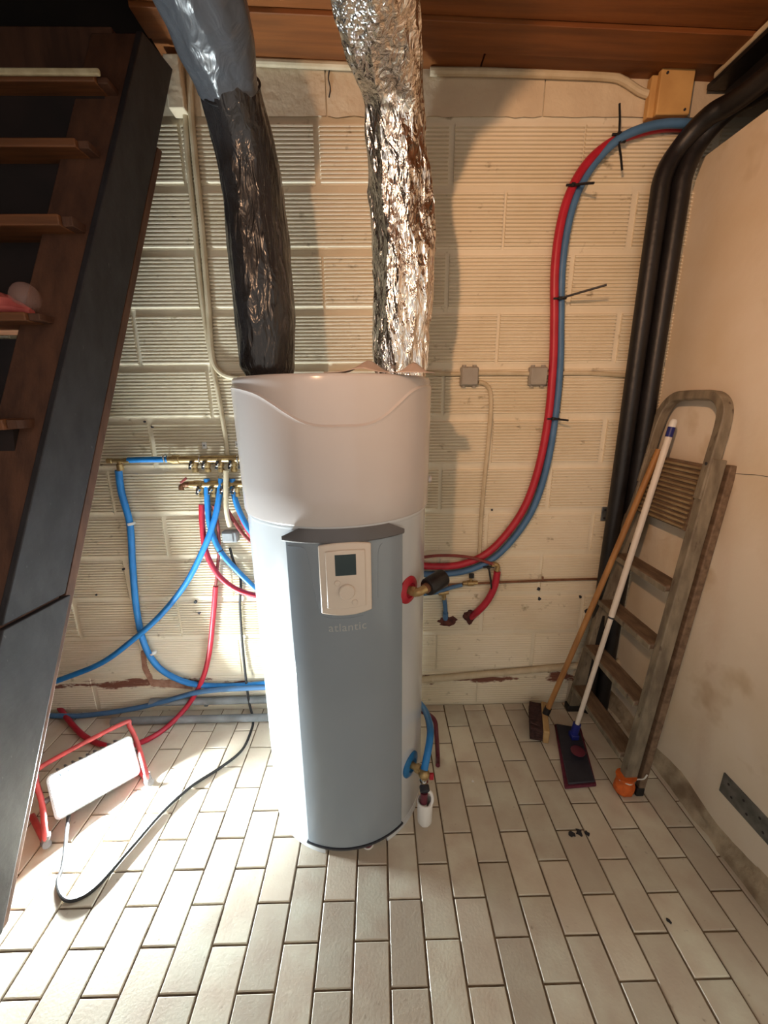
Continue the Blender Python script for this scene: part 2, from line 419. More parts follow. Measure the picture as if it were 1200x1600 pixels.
# chipped holes where the pipes go into the wall, small plug holes
def blotch(px, py, rx, rz, name='broken_hole', mat='hole', n=14, seed=0):
    c = at(px, py, Y=WY - 0.010); rr = random.Random(seed)
    pts = [c + V((math.cos(2 * math.pi * i / n) * rx * rr.uniform(0.7, 1.15), 0, math.sin(2 * math.pi * i / n) * rz * rr.uniform(0.7, 1.15))) for i in range(n)]
    return MB().prism(pts, (0, 0.012, 0)).build(name, M_[mat], bw, smooth=0)
blotch(700, 971, 0.050, 0.032, seed=1, n=18); blotch(734, 964, 0.032, 0.042, seed=2, n=16)
for i, (x, y, s) in enumerate(((842, 921, .008), (843, 936, .009), (907, 933, .008), (918, 955, .016), (769, 797, .005), (225, 659, .004), (237, 667, .005), (305, 941, .008), (311, 958, .008), (192, 890, .006), (150, 930, .005))):
    blotch(x, y, s, s, 'plug_hole', 'seal', 9, i + 5)
b = MB(); b.tube(spline([at(515, 106, Y=WY - .012), at(513, 122, Y=WY - .012), at(516, 138, Y=WY - .012), at(514, 152, Y=WY - .012)], 4), 0.0022, 5); b.build('crack', M_['seal'], bw)
# bare run of old red-brown render low on the left
b = MB(); pts = [(220, 1018), (227, 1017), (229, 1040), (238, 1062), (300, 1066), (300, 1077), (236, 1072), (222, 1045)]
b.prism([at(x, y, Y=WY - 0.0095) for x, y in pts], (0, 0.01, 0)); b.build('flaked_patch', M_['flake'], bw, smooth=0)

# right wall, with the rough worn foot
rw = MB().box((RX, -1.3, -0.1), (RX + 0.12, WY + 0.02, 2.43))
rw = rw.build('wall_right', M_['plaster']); tag(rw, kind='structure')
b = MB(); vs = []; ny, nz_ = 60, 5
for i in range(ny + 1):
    y = -1.2 + (WY + 1.2) * i / ny
    for j in range(nz_ + 1):
        t = j / nz_
        z = -0.004 + t * (0.075 + 0.03 * noise.noise(V((y * 5, 1, 2))))
        d = (0.012 + 0.020 * (1 - t) ** 2 + 0.016 * noise.noise(V((y * 14, z * 30, 0)))) * (1 - t ** 4) - 0.001
        vs.append((RX - max(d, -0.001), y, z))
b.add(vs, [(i * (nz_ + 1) + j, (i + 1) * (nz_ + 1) + j, (i + 1) * (nz_ + 1) + j + 1, i * (nz_ + 1) + j + 1) for i in range(ny) for j in range(nz_)])
b.build('worn_foot', M_['plaster_low'], rw)
def wall_crack(pts):
    MB().tube(spline([at(x, y, X=RX - 0.0005) for x, y in pts], 4), 0.0009, 5).build('crack', M_['seal'], rw)
wall_crack([(1136, 738), (1160, 741), (1180, 742), (1200, 745)])
# upper strip of the right-hand side set back above the ledge
o = MB().box((RX + 0.27, -1.3, 2.3), (RX + 0.36, WY + 0.1, 3.0)).build('wall_right_upper', M_['grey_wall']); tag(o, kind='structure')
o = MB().box((RX + 0.1, -1.3, 2.36), (RX + 0.3, WY + 0.1, 2.425)).build('trim_1', M_['grey_wall']); tag(o, kind='structure')
# left wall and stairwell
o = MB().box((-2.15, -1.3, -0.1), (-2.05, WY + 0.16, 3.7)).build('wall_left', M_['grey_wall']); tag(o, kind='structure')
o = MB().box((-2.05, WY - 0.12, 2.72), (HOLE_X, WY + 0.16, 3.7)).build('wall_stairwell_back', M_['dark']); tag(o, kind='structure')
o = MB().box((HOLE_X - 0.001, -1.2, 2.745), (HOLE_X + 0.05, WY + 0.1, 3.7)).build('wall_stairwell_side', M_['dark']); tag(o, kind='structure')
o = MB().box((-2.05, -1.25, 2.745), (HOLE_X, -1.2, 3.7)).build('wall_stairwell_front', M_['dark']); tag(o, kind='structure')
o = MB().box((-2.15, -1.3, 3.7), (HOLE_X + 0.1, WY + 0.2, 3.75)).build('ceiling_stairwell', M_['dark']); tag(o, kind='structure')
# ceiling: planks across, nailed to a deck
def slab(xa, xb, ya, yb, za, zb):
    return [(xa, ya, za + SLOPE * xa), (xb, ya, za + SLOPE * xb), (xb, yb, za + SLOPE * xb), (xa, yb, za + SLOPE * xa),
            (xa, ya, zb + SLOPE * xa), (xb, ya, zb + SLOPE * xb), (xb, yb, zb + SLOPE * xb), (xa, yb, zb + SLOPE * xa)]
ce = MB().hexa(slab(HOLE_X, 1.65, -1.0, WY + 0.16, CZ + 0.022, CZ + 0.07)).build('ceiling', M_['plank']); tag(ce, kind='structure')
ye = WY - 0.002
pw = [0.10, 0.115, 0.16, 0.13, 0.145, 0.15]
i = 0
while ye > -0.87:
    wd = pw[i] if i < len(pw) else 0.15
    dz = 0.012 if i == 1 else (0.004 if i % 2 else 0.0)
    cut = 1.6 if i % 3 else 0.55
    spans = [(HOLE_X + 0.005, 1.62)] if i % 3 else [(HOLE_X + 0.005, 0.38 + 0.13 * (i % 4)), (0.385 + 0.13 * (i % 4), 1.62)]
    for xa, xb in spans:
        MB().hexa(slab(xa, xb, ye - wd + 0.003, ye, CZ - dz, CZ + 0.024)).build('ceiling_plank', M_['plank'], ce, bevel=0.002, smooth=0)
    ye -= wd; i += 1

# ------------------------------------------------------------------ staircase on the left
B0, B1 = V((-1.171, 0.903, 0.0)), V((-0.709, 1.700, 2.469))
C0, C1 = V((-1.209, 0.640, 0.0)), V((-0.712, 1.562, 2.596))
def bl(z): return B0 + (B1 - B0) * (z / 2.469)
def cl(z): return C0 + (C1 - C0) * (z / 2.596)
n_br = (C1 - C0).cross(V((1, 0, 0))).normalized()
if n_br.y > 0: n_br = -n_br                    # faces the room
st = thing('staircase', 'steep dark wooden staircase with open treads along the left edge', 'staircase', (-1.4, 0.8, 0))
BRW = 0.150
def leg_box(za, zb, f0, f1, thick, out=0.0):   # slab on the outer side between C (f=0) and B (f=1)
    c8 = []
    for z in (za, zb):
        c, b_ = cl(z), bl(z); p, q = c.lerp(b_, f0), c.lerp(b_, f1)
        ov = V((1, -0.15, 0)).normalized() * out
        c8 += [p + V((-thick, 0, 0)) + ov, p + ov, q + ov, q + V((-thick, 0, 0)) + ov]
    return MB().hexa(c8)
leg_box(0.0, 2.66, 0.03, 0.80, BRW, -0.012).build('stringer', M_['stair'], st, bevel=0.004)
leg_box(0.985, 2.66, 0.0, 0.83, 0.02, 0.0).build('side_board', M_['stair_dark'], st, bevel=0.003)['label'] = 'upper dark painted side board'
leg_box(0.0, 0.975, 0.0, 0.90, 0.02, 0.006).build('side_board', M_['stair_dark'], st, bevel=0.003)['label'] = 'lower dark painted side board'
leg_box(0.0, 2.40, 0.86, 1.0, 0.03, -0.004).build('batten', M_['stair'], st, bevel=0.002)['label'] = 'thin brown batten along the back edge'
TR = [(148, 117, 127, 150), (118, 217, 229, 256), (93, 336, 352, 379), (40, 488, 501, 530), (6, 655, 672, 702)]
P0 = cl(0) + n_br * 0.05
info = []
for xr, yt, ym, yb in TR:
    p = onplane(xr, ym, P0, n_br); top = onplane(xr, yt, P0, n_br)
    e = at(xr, yb, Z=p.z)
    info.append((p, min(max(0.018, top.z - p.z), 0.05), max(0.04, e.y - p.y)))
z = info[-1][0].z; dz = (info[0][0].z - info[-1][0].z) / (len(info) - 1)
while z > 0.32:                                # the lower steps, out of the frame
    z -= dz; q = info[-1][0]; t = (q.z - z)
    c = cl(z); info.append((V((c.x - BRW - 0.02, P0.y + (z - P0.z) * (C1.y - C0.y) / (C1.z - C0.z), z)), 0.04, 0.06))
for i, (p, th, d) in enumerate(info):
    t = MB().box((-1.98, p.y, p.z), (p.x, p.y + 0.24, p.z + th)).build('tread', M_['tread'], st, bevel=0.003)
    if i < 5: MB().box((p.x, p.y + 0.012, p.z + 0.002), (p.x + 0.03, p.y + 0.12, p.z + th * 0.95)).build('tenon', M_['stair'], t, bevel=0.002)
    zb = info[i + 1][0].z + 0.02 if i + 1 < len(info) else 0.02
    xr_ = cl(zb).x - 0.05 - 0.03 * (i > 2)
    MB().hexa([(-1.98, p.y + d, zb), (min(xr_, p.x), p.y + d, zb), (min(xr_, p.x), p.y + d + 0.02, zb), (-1.98, p.y + d + 0.02, zb), (-1.98, p.y + d, p.z + 0.001), (p.x - 0.01, p.y + d, p.z + 0.001), (p.x - 0.01, p.y + d + 0.02, p.z + 0.001), (-1.98, p.y + d + 0.02, p.z + 0.001)]).build('riser', M_['riser'], st)
hz0 = at(0, 110, Y=1.60).z; hz1 = at(0, 40, Y=1.60).z
MB().box((-1.98, 1.60, hz0), (-0.80, 1.66, hz1)).build('header_board', M_['stair'], st, bevel=0.003)
p = info[0][0]; th = info[0][1]
MB().box((-1.98, p.y - 0.012, p.z + th * 0.45), (p.x + 0.022, p.y - 0.0005, p.z + th + 0.006)).build('pale_strip', M_['pale_strip'], st, bevel=0.004)
# far stringer, mirrored on the left
MB().hexa([(-2.04, 0.62, 0), (-1.98, 0.62, 0), (-1.98, 0.9, 0), (-2.04, 0.9, 0), (-2.04, 1.56, 2.6), (-1.98, 1.56, 2.6), (-1.98, 1.74, 2.6), (-2.04, 1.74, 2.6)]).build('stringer', M_['stair_dark'], st, bevel=0.003)

# pink bundle on the fourth tread
p4 = info[3][0]; zt = p4.z + info[3][1]
t = thing('cloth_bundle', 'pink crumpled cloth in clear film on a stair tread at the left edge', 'cloth', (p4.x - 0.09, p4.y + 0.05, zt))
b = MB()
rings = []
for i in range(14):
    f = i / 13; x = p4.x - 0.22 + 0.20 * f; rr = 0.034 * math.sin(math.pi * min(0.98, 0.35 + 0.62 * f)) + 0.006
    rings.append([V((x, p4.y + 0.055 + math.cos(a) * rr * (1.1 + 0.2 * math.sin(3 * a + i)), zt + 0.002 + max(0, rr * (1 + math.sin(a)) * (0.85 + 0.15 * math.sin(5 * a + i * 0.9))))) for a in [2 * math.pi * k / 20 for k in range(20)]])
b.ring_skin(rings).build('cloth', M_['pink'], t, smooth=60)
MB().ball((p4.x - 0.045, p4.y + 0.075, zt + 0.048), 0.045, 20, (0.9, 0.8, 1.0)).build('film', M_['film'], t)

# ------------------------------------------------------------------ water heater
HC = V((-0.1385, 1.370, 0)); HR = 0.302
def cp(a, r, z): return V((HC.x + r * math.sin(R(a)), HC.y - r * math.cos(R(a)), z))
def patch(b, a0, a1, z0, z1, r0, r1, n=24, fz0=None, fz1=None):    # curved slab on the cylinder
    fz0 = fz0 or (lambda t: z0); fz1 = fz1 or (lambda t: z1); rings = []
    for i in range(n + 1):
        t = i / n; a = a0 + (a1 - a0) * t
        rings.append([cp(a, r0, fz0(t)), cp(a, r1, fz0(t)), cp(a, r1, fz1(t)), cp(a, r0, fz1(t))])
    return b.ring_skin(rings)
wh = thing('water_heater', 'tall white heat pump water heater with grey front panel standing on tiles', 'water heater', (HC.x, HC.y, 0))
MB().lathe([(0.27, 0.03), (0.290, 0.031), (0.299, 0.036), (HR, 0.045), (HR, 1.215), (0.304, 1.219), (0.3055, 1.224), (0.3055, 1.236), (0.29, 1.238)], HC, n=96).build('tank_body', M_['white'], wh)
for a0, a1 in ((31.5, 108), (151, 228), (271, 347.5)):
    b = MB(); patch(b, a0, a1, 0.0, 0.04, 0.268, 0.301, 20)
    b.build('base_ring', M_['white'], wh, bevel=0.003)
for a in (18, 130, 250):
    q = cp(a, 0.276, 0)
    f = MB().lathe([(0.018, 0.004), (0.019, 0.006), (0.019, 0.013), (0.009, 0.015), (0.009, 0.034)], q, n=20).build('levelling_foot', M_['maroon'], wh)
    MB().lathe([(0.021, 0), (0.022, 0.002), (0.020, 0.0045)], q, n=20).build('pad', M_['white_siphon'], f)
# collar with the wave-shaped step
WAVE = [(-180, 1.607), (-70, 1.609), (-56, 1.606), (-45, 1.599), (-35, 1.588), (-27, 1.568), (-20, 1.545), (-10.6, 1.515), (-5, 1.506), (0, 1.5025), (20, 1.5035), (26, 1.512), (31, 1.526), (38, 1.553), (47.7, 1.588), (54, 1.599), (61, 1.605), (80, 1.609), (180, 1.607)]
def wave(a):
    for (a0, z0), (a1, z1) in zip(WAVE, WAVE[1:]):
        if a0 <= a <= a1:
            return z0 + (z1 - z0) * (a - a0) / (a1 - a0)
ang = [-180 + 2 * i for i in range(55)] + [-70 + i for i in range(150)] + [80 + 2 * i for i in range(50)]
sm = {a: sum(wave(max(-180, min(180, a + d))) for d in range(-4, 5)) / 9 for a in ang}
rows = []
def rad(z): return 0.3055 + 0.005 * (z - 1.231) / 0.4
prof = [('b', 0.0), ('b', 0.02), ('b', 0.3), ('b', 0.7), ('w', -0.014), ('w', -0.007), ('w', -0.003), ('w', 0.0), ('w', 0.003), ('w', 0.006), ('t', 0.35), ('t', 0.8), ('c', 0), ('c', 1), ('c', 2), ('c', 3), ('c', 4), ('c', 5)]
for kind, p in prof:
    rg = []
    for a in ang:
        wz = sm[a]
        if kind == 'b':
            z = 1.229 + (wz - 0.016 - 1.229) * p; r = rad(z) + 0.004
            if p == 0: r -= 0.004
        elif kind == 'w':
            z = wz + p; r = rad(z) + (0.004 if p < -0.004 else (0.0055 if p < -0.001 else (0.003 if p < 0.002 else 0.0)))
        elif kind == 't':
            z0 = wz + 0.007; z = z0 + (1.622 - z0) * p; r = rad(z)
        else:
            z, dr = [(1.624, 0.0), (1.629, 0.002), (1.632, 0.006), (1.633, 0.012), (1.6335, 0.10), (1.6335, 0.29)][p]; r = rad(z) - dr
        rg.append(cp(a, r, z))
    rows.append(rg)
b = MB(); b.ring_skin(rows)
col_ = b.build('collar', M_['collar'], wh, smooth=40)
q = cp(84, 0.312, 1.31); MB().lathe([(0.012, 0), (0.012, 0.006), (0.008, 0.010)], q, (math.sin(R(84)), -math.cos(R(84)), 0), 16).build('screw_cap', M_['collar'], col_)
# grey front panel
A0, A1 = -24.3, 43.4
b = MB(); patch(b, A0, A1, 0.046, 1.196, 0.298, 0.3085, 40)
fp = b.build('front_panel', M_['panel'], wh, bevel=0.003)
b = MB(); rings = []
for i in range(33):
    t = i / 32; a = (A0 - 1.0) + (A1 - A0 + 0.8) * t; an = -16 + (33.7 + 16) * t
    rings.append([cp(a, 0.298, 1.183), cp(a, 0.313, 1.183), cp(a, 0.316, 1.187), cp(a, 0.316, 1.198), cp(an, 0.309, 1.2235), cp(an, 0.298, 1.2235)])
b.ring_skin(rings).build('panel_cap', M_['panel_dark'], fp)
b = MB(); patch(b, A0 - 0.8, A1 + 0.8, 0.040, 0.047, 0.298, 0.3125, 32); b.build('panel_seal', M_['seal'], fp, bevel=0.001)
b = MB(); patch(b, A0 + 0.3, A1 - 0.3, 0.030, 0.040, 0.298, 0.3065, 32); b.build('panel_foot', M_['panel_dark'], fp, bevel=0.001)
def groove(pts):
    MB().tube(spline([cp(a, 0.3086, z) for a, z in pts], 6), 0.0013, 6).build('groove_line', M_['panel'], fp)
groove([(-22.8, 1.168), (-16, 1.169), (-12.6, 1.163), (-11.3, 1.14), (-10.6, 1.11), (-7.6, 0.99), (-5.8, 0.962), (-1, 0.951), (8, 0.948), (17, 0.951)])
groove([(29, 1.168), (27.2, 1.155), (26.3, 1.12), (26.0, 1.0)])
# control unit
cu0, cu1 = -5.4, 21.8
bul = lambda s, z: (lambda t: z + s * 0.009 * (1 - (2 * t - 1) ** 2))
b = MB(); patch(b, cu0, cu1, 0, 0, 0.305, 0.319, 24, bul(-1, 0.971), bul(1, 1.178))
cu = b.build('control_unit', M_['control'], wh, bevel=0.004)
b = MB(); patch(b, cu0 + 3.6, cu1 - 3.6, 0, 0, 0.317, 0.3235, 20, bul(-0.3, 0.990), bul(0.4, 1.163)); b.build('fascia', M_['control'], cu, bevel=0.0025)
b = MB(); patch(b, 2.9, 13.4, 1.0905, 1.1535, 0.321, 0.3239, 10); b.build('screen', M_['lcd'], cu, bevel=0.0006)
def puck(a, z, r, h, nm):
    ax = (math.sin(R(a)), -math.cos(R(a)), 0)
    MB().lathe([(r, 0), (r, h * 0.7), (r * 0.88, h), (r * 0.4, h)], cp(a, 0.3225, z), ax, 28).build(nm, M_['control'], cu)
puck(8.3, 1.041, 0.0235, 0.008, 'dial'); puck(3.8, 1.069, 0.0085, 0.004, 'button'); puck(12.2, 1.006, 0.0085, 0.004, 'button')
# printed name
tc = bpy.data.curves.new('lettering', 'FONT'); tc.body = 'atlantic'; tc.size = 1.0; tc.extrude = 0.02; tc.space_character = 1.08
tob = bpy.data.objects.new('lettering', tc); COL.objects.link(tob)
bpy.context.view_layer.update()
tm = bpy.data.meshes.new_from_object(tob.evaluated_get(bpy.context.evaluated_depsgraph_get()))
bpy.data.objects.remove(tob)
xs = [v.co.x for v in tm.vertices]; ys = [v.co.y for v in tm.vertices]
x0, x1, y0 = min(xs), max(xs), min(ys); scl = (18.7 + 2.1) / (x1 - x0)
b = MB(); lz = math.radians(scl) * 0.309 * 1.05
b.add([cp(-2.1 + (v.co.x - x0) * scl, 0.3087 + v.co.z * 0.01, 0.906 + (v.co.y - y0) * lz) for v in tm.vertices], [tuple(p.vertices) for p in tm.polygons])
b.build('lettering', M_['logo'], fp, smooth=0)
# pipe rosettes
def rosette(a, z, mat, r):
    ax = V((math.sin(R(a)), -math.cos(R(a)), 0))
    MB().lathe([(r, -0.006), (r, 0.002), (r * 0.93, 0.005), (r * 0.55, 0.010), (r * 0.50, 0.004), (r * 0.3, 0.002)], cp(a, HR, z), ax, 36).build('rosette', M_[mat], wh)
    return ax
ax1 = rosette(50.4, 0.981, 'red', 0.046)
ax2 = rosette(54.8, 0.264, 'blue_disc', 0.048)

# brass elbow with black sleeve on the hot outlet
q0 = cp(50.4, HR + 0.002, 0.981)
t = thing('hot_outlet_elbow', 'brass elbow with black foam sleeve in the red rosette', 'pipe fitting', q0)
e1 = q0 + ax1 * 0.036 + V((0, 0, 0.003)); e2 = e1 + V((0.024, 0.010, 0.008)); e3 = e2 + V((0.08, 0.075, 0.012))
MB().tube(spline([q0, q0 + ax1 * 0.02, e1, e2], 5), 0.0135, 14).build('elbow', M_['brass'], t)
MB().lathe([(0.012, 0), (0.0175, 0.001), (0.0175, 0.014), (0.012, 0.015)], q0 + ax1 * 0.012, ax1, 6).build('nut', M_['brass'], t, smooth=20)
MB().lathe([(0.012, 0), (0.0165, 0.001), (0.0165, 0.013), (0.012, 0.014)], e2 - (e3 - e2).normalized() * 0.004, e3 - e2, 14).build('collar_nut', M_['copper'], t)
dd = (e3 - e2).normalized()
MB().lathe([(0.016, 0.010), (0.018, 0.006), (0.026, 0.006), (0.029, 0.011), (0.029, 0.085), (0.02, 0.087)], e2, dd, 24).build('foam_sleeve', M_['foam'], t)

# cold inlet tee with safety group and siphon
c0 = cp(54.8, HR + 0.002, 0.264)
t = thing('cold_inlet_tee', 'brass tee with valve in the blue rosette low on the heater', 'pipe fitting', c0)
tee = c0 + ax2 * 0.055 + V((0, 0, -0.010))
MB().tube([c0, c0 + ax2 * 0.025, tee], 0.012, 14).build('nipple', M_['brass'], t)
MB().lathe([(0.012, 0), (0.017, 0.001), (0.017, 0.016), (0.012, 0.017)], c0 + ax2 * 0.022, ax2, 6).build('nut', M_['brass'], t, smooth=20)
MB().ball(tee, 0.021, 18).build('tee_body', M_['brass'], t)
MB().lathe([(0.012, 0), (0.012, -0.03), (0.016, -0.031), (0.016, -0.042), (0.010, -0.043)], tee, (0, 0, 1), 16).build('outlet', M_['chrome'], t)
MB().lathe([(0.016, 0), (0.018, 0.004), (0.018, 0.020), (0.012, 0.024)], tee + V((0, -0.004, -0.046)), (0.1, -0.9, -0.5), 18).build('black_cap', M_['seal'], t)
MB().box((tee.x + 0.020, tee.y + 0.0, tee.z - 0.03), (tee.x + 0.036, tee.y + 0.010, tee.z - 0.004)).build('lever', M_['red'], t, bevel=0.002)
s0 = tee + V((0.004, -0.014, -0.080))
t = thing('siphon', 'small white drain siphon hanging beside the heater base', 'siphon', s0 + V((0, 0, -0.10)))
MB().lathe([(0.012, -0.136), (0.020, -0.132), (0.0265, -0.120), (0.0285, -0.04), (0.0285, -0.026), (0.0255, -0.025), (0.0255, -0.10)], s0, (0, 0, 1), 28).build('cup', M_['white_siphon'], t)
MB().tube([s0 + V((-0.004, 0, 0.012)), s0 + V((-0.006, -0.004, -0.03))], 0.0135, 16).build('inlet', M_['maroon'], t)
MB().tube(spline([s0 + V((0.008, 0, 0.022)), s0 + V((0.022, -0.004, 0.008)), s0 + V((0.025, -0.008, -0.02)), s0 + V((0.014, -0.018, -0.036))], 6), 0.006, 10).build('arm', M_['white_siphon'], t)
MB().ball(s0 + V((-0.006, -0.010, -0.040)), 0.0125, 14).build('plug', M_['white_siphon'], t)
def hose(name, label, pts, r, mat, cat='pipe', n=12, Y=None, group=None, seg=8):
    P = []
    for p in pts:
        if len(p) == 3 and isinstance(p, V): P.append(p)
        elif len(p) == 2: P.append(at(p[0], p[1], Y=Y))
        else:
            k = p[2]; P.append(at(p[0], p[1], **k) if isinstance(k, dict) else at(p[0], p[1], Y=k))
    o = MB().tube(spline(P, seg), r, n).build(name, M_[mat])
    return tag(o, label, cat, group)
hose('cold_water_hose', 'blue hose rising from the brass tee behind the heater base', [tee + V((0, 0, .018)), (671, 1160, tee.y + 0.06), (672, 1135, tee.y + 0.14), (665, 1112, tee.y + 0.26), (655, 1098, tee.y + 0.34)], 0.0135, 'blue', 'hose')
hose('drain_hose', 'short maroon and white drain pipe beside the blue hose', [(684, 1196, {'Z': 0.011}), (684, 1180, {'Z': 0.011}), (682, 1150, 1.46), (680, 1128, 1.50), (672, 1118, 1.53), (660, 1112, 1.56)], 0.010, 'maroon', 'hose')

# ducts
def duct(name, label, pts, rr, mat, seed, amp, wrink, n=72, seg=26):
    P = spline(pts, seg); k = len(P)
    rads = []
    for i in range(k):
        f = i / (k - 1) * (len(rr) - 1); j = min(int(f), len(rr) - 2); u = f - j; u = u * u * (3 - 2 * u)
        rads.append(rr[j] * (1 - u) + rr[j + 1] * u)
    def disp(L, t, i):
        p = V((math.cos(t) * 1.0, math.sin(t) * 1.0, 0))
        a = noise.noise(V((p.x * 1.6 + seed, p.y * 1.6, L * 4.0)))
        c = noise.ridged_multi_fractal(V((p.x * 2.6, p.y * 2.6 + seed, L * wrink + t * 0.9)), 0.9, 2.1, 3, 0.8, 1.6)
        return amp * (a * 0.9 + (c - 1.0) * 0.45)
    return MB().tube(P, rads, n, disp=disp).build
bk = duct('black', '', [(-.362, 1.40, 1.628), (-.356, 1.40, 1.70), (-.352, 1.40, 1.90), (-.355, 1.395, 2.10), (-.362, 1.375, 2.25), (-.375, 1.32, 2.355)], [.070, .094, .098, .094, .088, .086, .083], 'bag', 3.0, 0.012, 5.0)
t = thing('black_duct', 'flexible duct wrapped in glossy black plastic rising from the heater', 'duct', (-.362, 1.40, 1.634))
bk('lower_sleeve', M_['bag'], t, smooth=50)
bk = duct('black', '', [(-.375, 1.315, 2.355), (-.378, 1.25, 2.405), (-.385, 1.15, 2.45), (-.44, 0.95, 2.53), (-.60, 0.65, 2.575), (-.90, 0.35, 2.58), (-1.3, 0.15, 2.58), (-1.75, 0.1, 2.58)], [.080, .096, .102, .102, .10, .10, .10], 'bag', 9.0, 0.010, 4.0)
M_['bag_lit'] = crumple('lamplit_polythene', lin(70, 73, 78), 0.3, 0.0, (1, 1, 0.5), 0.4, 14)  # black plastic again, with the floor lamp's light painted in as grey
bk('upper_sleeve', M_['bag_lit'], t, smooth=50)['label'] = 'upper run of the black plastic sleeve, coloured grey as lit from below'
d_ax = V((-0.01, -0.75, 0.55)).normalized()
b = MB(); kn = []
for i in range(40):
    a = 2 * math.pi * i / 39
    up = V((1, 0, 0)); sd = d_ax.cross(up).normalized()
    kn.append(V((-.376, 1.315, 2.357)) + (up * math.cos(a) + sd * math.sin(a)) * (0.079 + 0.004 * math.sin(3 * a)))
b.tube(kn, 0.0035, 8).build('binding', M_['black'], t)
sv = duct('foil', '', [(.078, 1.40, 1.628), (.080, 1.40, 1.72), (.088, 1.40, 1.95), (.076, 1.395, 2.15), (.064, 1.375, 2.28), (.052, 1.32, 2.365), (.02, 1.22, 2.42), (-.01, 1.08, 2.455), (-.06, 0.80, 2.52), (-.10, 0.40, 2.58), (-.05, -0.1, 2.60), (.1, -0.7, 2.60)],
          [.082, .092, .094, .098, .096, .088, .100, .104, .104, .102, .10, .10], 'foil', 21.0, 0.022, 7.0, n=110, seg=26)
t = sv('foil_duct', M_['foil'], None, smooth=30)
tag(t, 'flexible duct wrapped in crinkled silver foil rising from the heater', 'duct')

# leaflet lying on top of the heater
b = MB(); vs = []; nx, ny = 22, 8
for j in range(ny + 1):
    for i in range(nx + 1):
        u, v_ = i / nx, j / ny
        x = -0.135 + 0.285 * u + 0.02 * v_; y = 1.100 + 0.10 * v_ + 0.03 * u
        z = 1.637 + 0.034 * math.exp(-((u - 0.33) / 0.13) ** 2) * (0.3 + 0.7 * v_) + 0.030 * math.exp(-((u - 0.78) / 0.10) ** 2) * v_ + 0.004 * v_
        vs.append((x, y, z))
fs = [(j * (nx + 1) + i, j * (nx + 1) + i + 1, (j + 1) * (nx + 1) + i + 1, (j + 1) * (nx + 1) + i) for j in range(ny) for i in range(nx)]
b.add(vs, fs)
o = b.build('leaflet', M_['paper']); sol = o.modifiers.new('t', 'SOLIDIFY'); sol.thickness = 0.0015
tag(o, 'crumpled folded paper leaflet lying on top of the heater', 'paper')

# ------------------------------------------------------------------ flood light on the floor
LC = V((-1.156, 1.316, 0.115)); la = V((0.643, 0.761, -0.081)).normalized(); ln_ = V((0.695, -0.536, 0.479)).normalized()
lu = ln_.cross(la).normalized(); lu = lu if lu.z > 0 else -lu
HW, HH = 0.139, 0.078
wl = thing('flood_light', 'lit portable flood light on red tube stand on the floor', 'work light', (LC.x, LC.y, 0))
def lp(x, y, z): return LC + la * x + lu * y + ln_ * z
cr = 0.018; loop = []
for sx, sy, a0 in ((1, 1, 0), (-1, 1, 90), (-1, -1, 180), (1, -1, 270)):
    for k in range(5):
        a = R(a0 + 22.5 * k); loop.append((sx * (HW - cr) + cr * math.cos(a), sy * (HH - cr) + cr * math.sin(a)))
def loopring(kx, ky, z): return [lp(x * kx, y * ky, z) for x, y in loop]
b = MB(); b.ring_skin([loopring(1.0, 1.0, -0.002), loopring(0.97, 0.97, -0.02), loopring(0.75, 0.72, -0.080)], cap=False)
o_ = len(b.v) - len(loop); b.f.append(tuple(o_ + k for k in range(len(loop))))
hs = b.build('housing', M_['lamp_grey'], wl)
b = MB()
for i in range(9): b.obox(lp(-0.10 + 0.025 * i, HH * 0.88, -0.045), la, lu, ln_, 0.0025, 0.014, 0.030)
b.build('cooling_fins', M_['lamp_grey'], hs)
rg = [[lp(x, y, -0.004), lp(x * 1.05, y * 1.07, -0.004), lp(x * 1.05, y * 1.07, 0.006), lp(x, y, 0.006)] for x, y in loop]
rg.append(rg[0]); b = MB(); b.ring_skin(rg, cap=False).build('rim', M_['lamp_rim'], wl)
b = MB(); b.ring_skin([loopring(0.99, 0.99, 0.0), loopring(0.93, 0.90, -0.012), loopring(0.80, 0.66, -0.034), loopring(0.70, 0.42, -0.046)], cap=False)
o_ = len(b.v) - len(loop); b.f.append(tuple(o_ + k for k in range(len(loop))))
b.build('reflector', M_['reflector'], wl)
MB().tube([lp(-HW * 0.62, 0, -0.030), lp(HW * 0.62, 0, -0.030)], 0.010, 12).build('lamp_element', M_['glow'], wl)
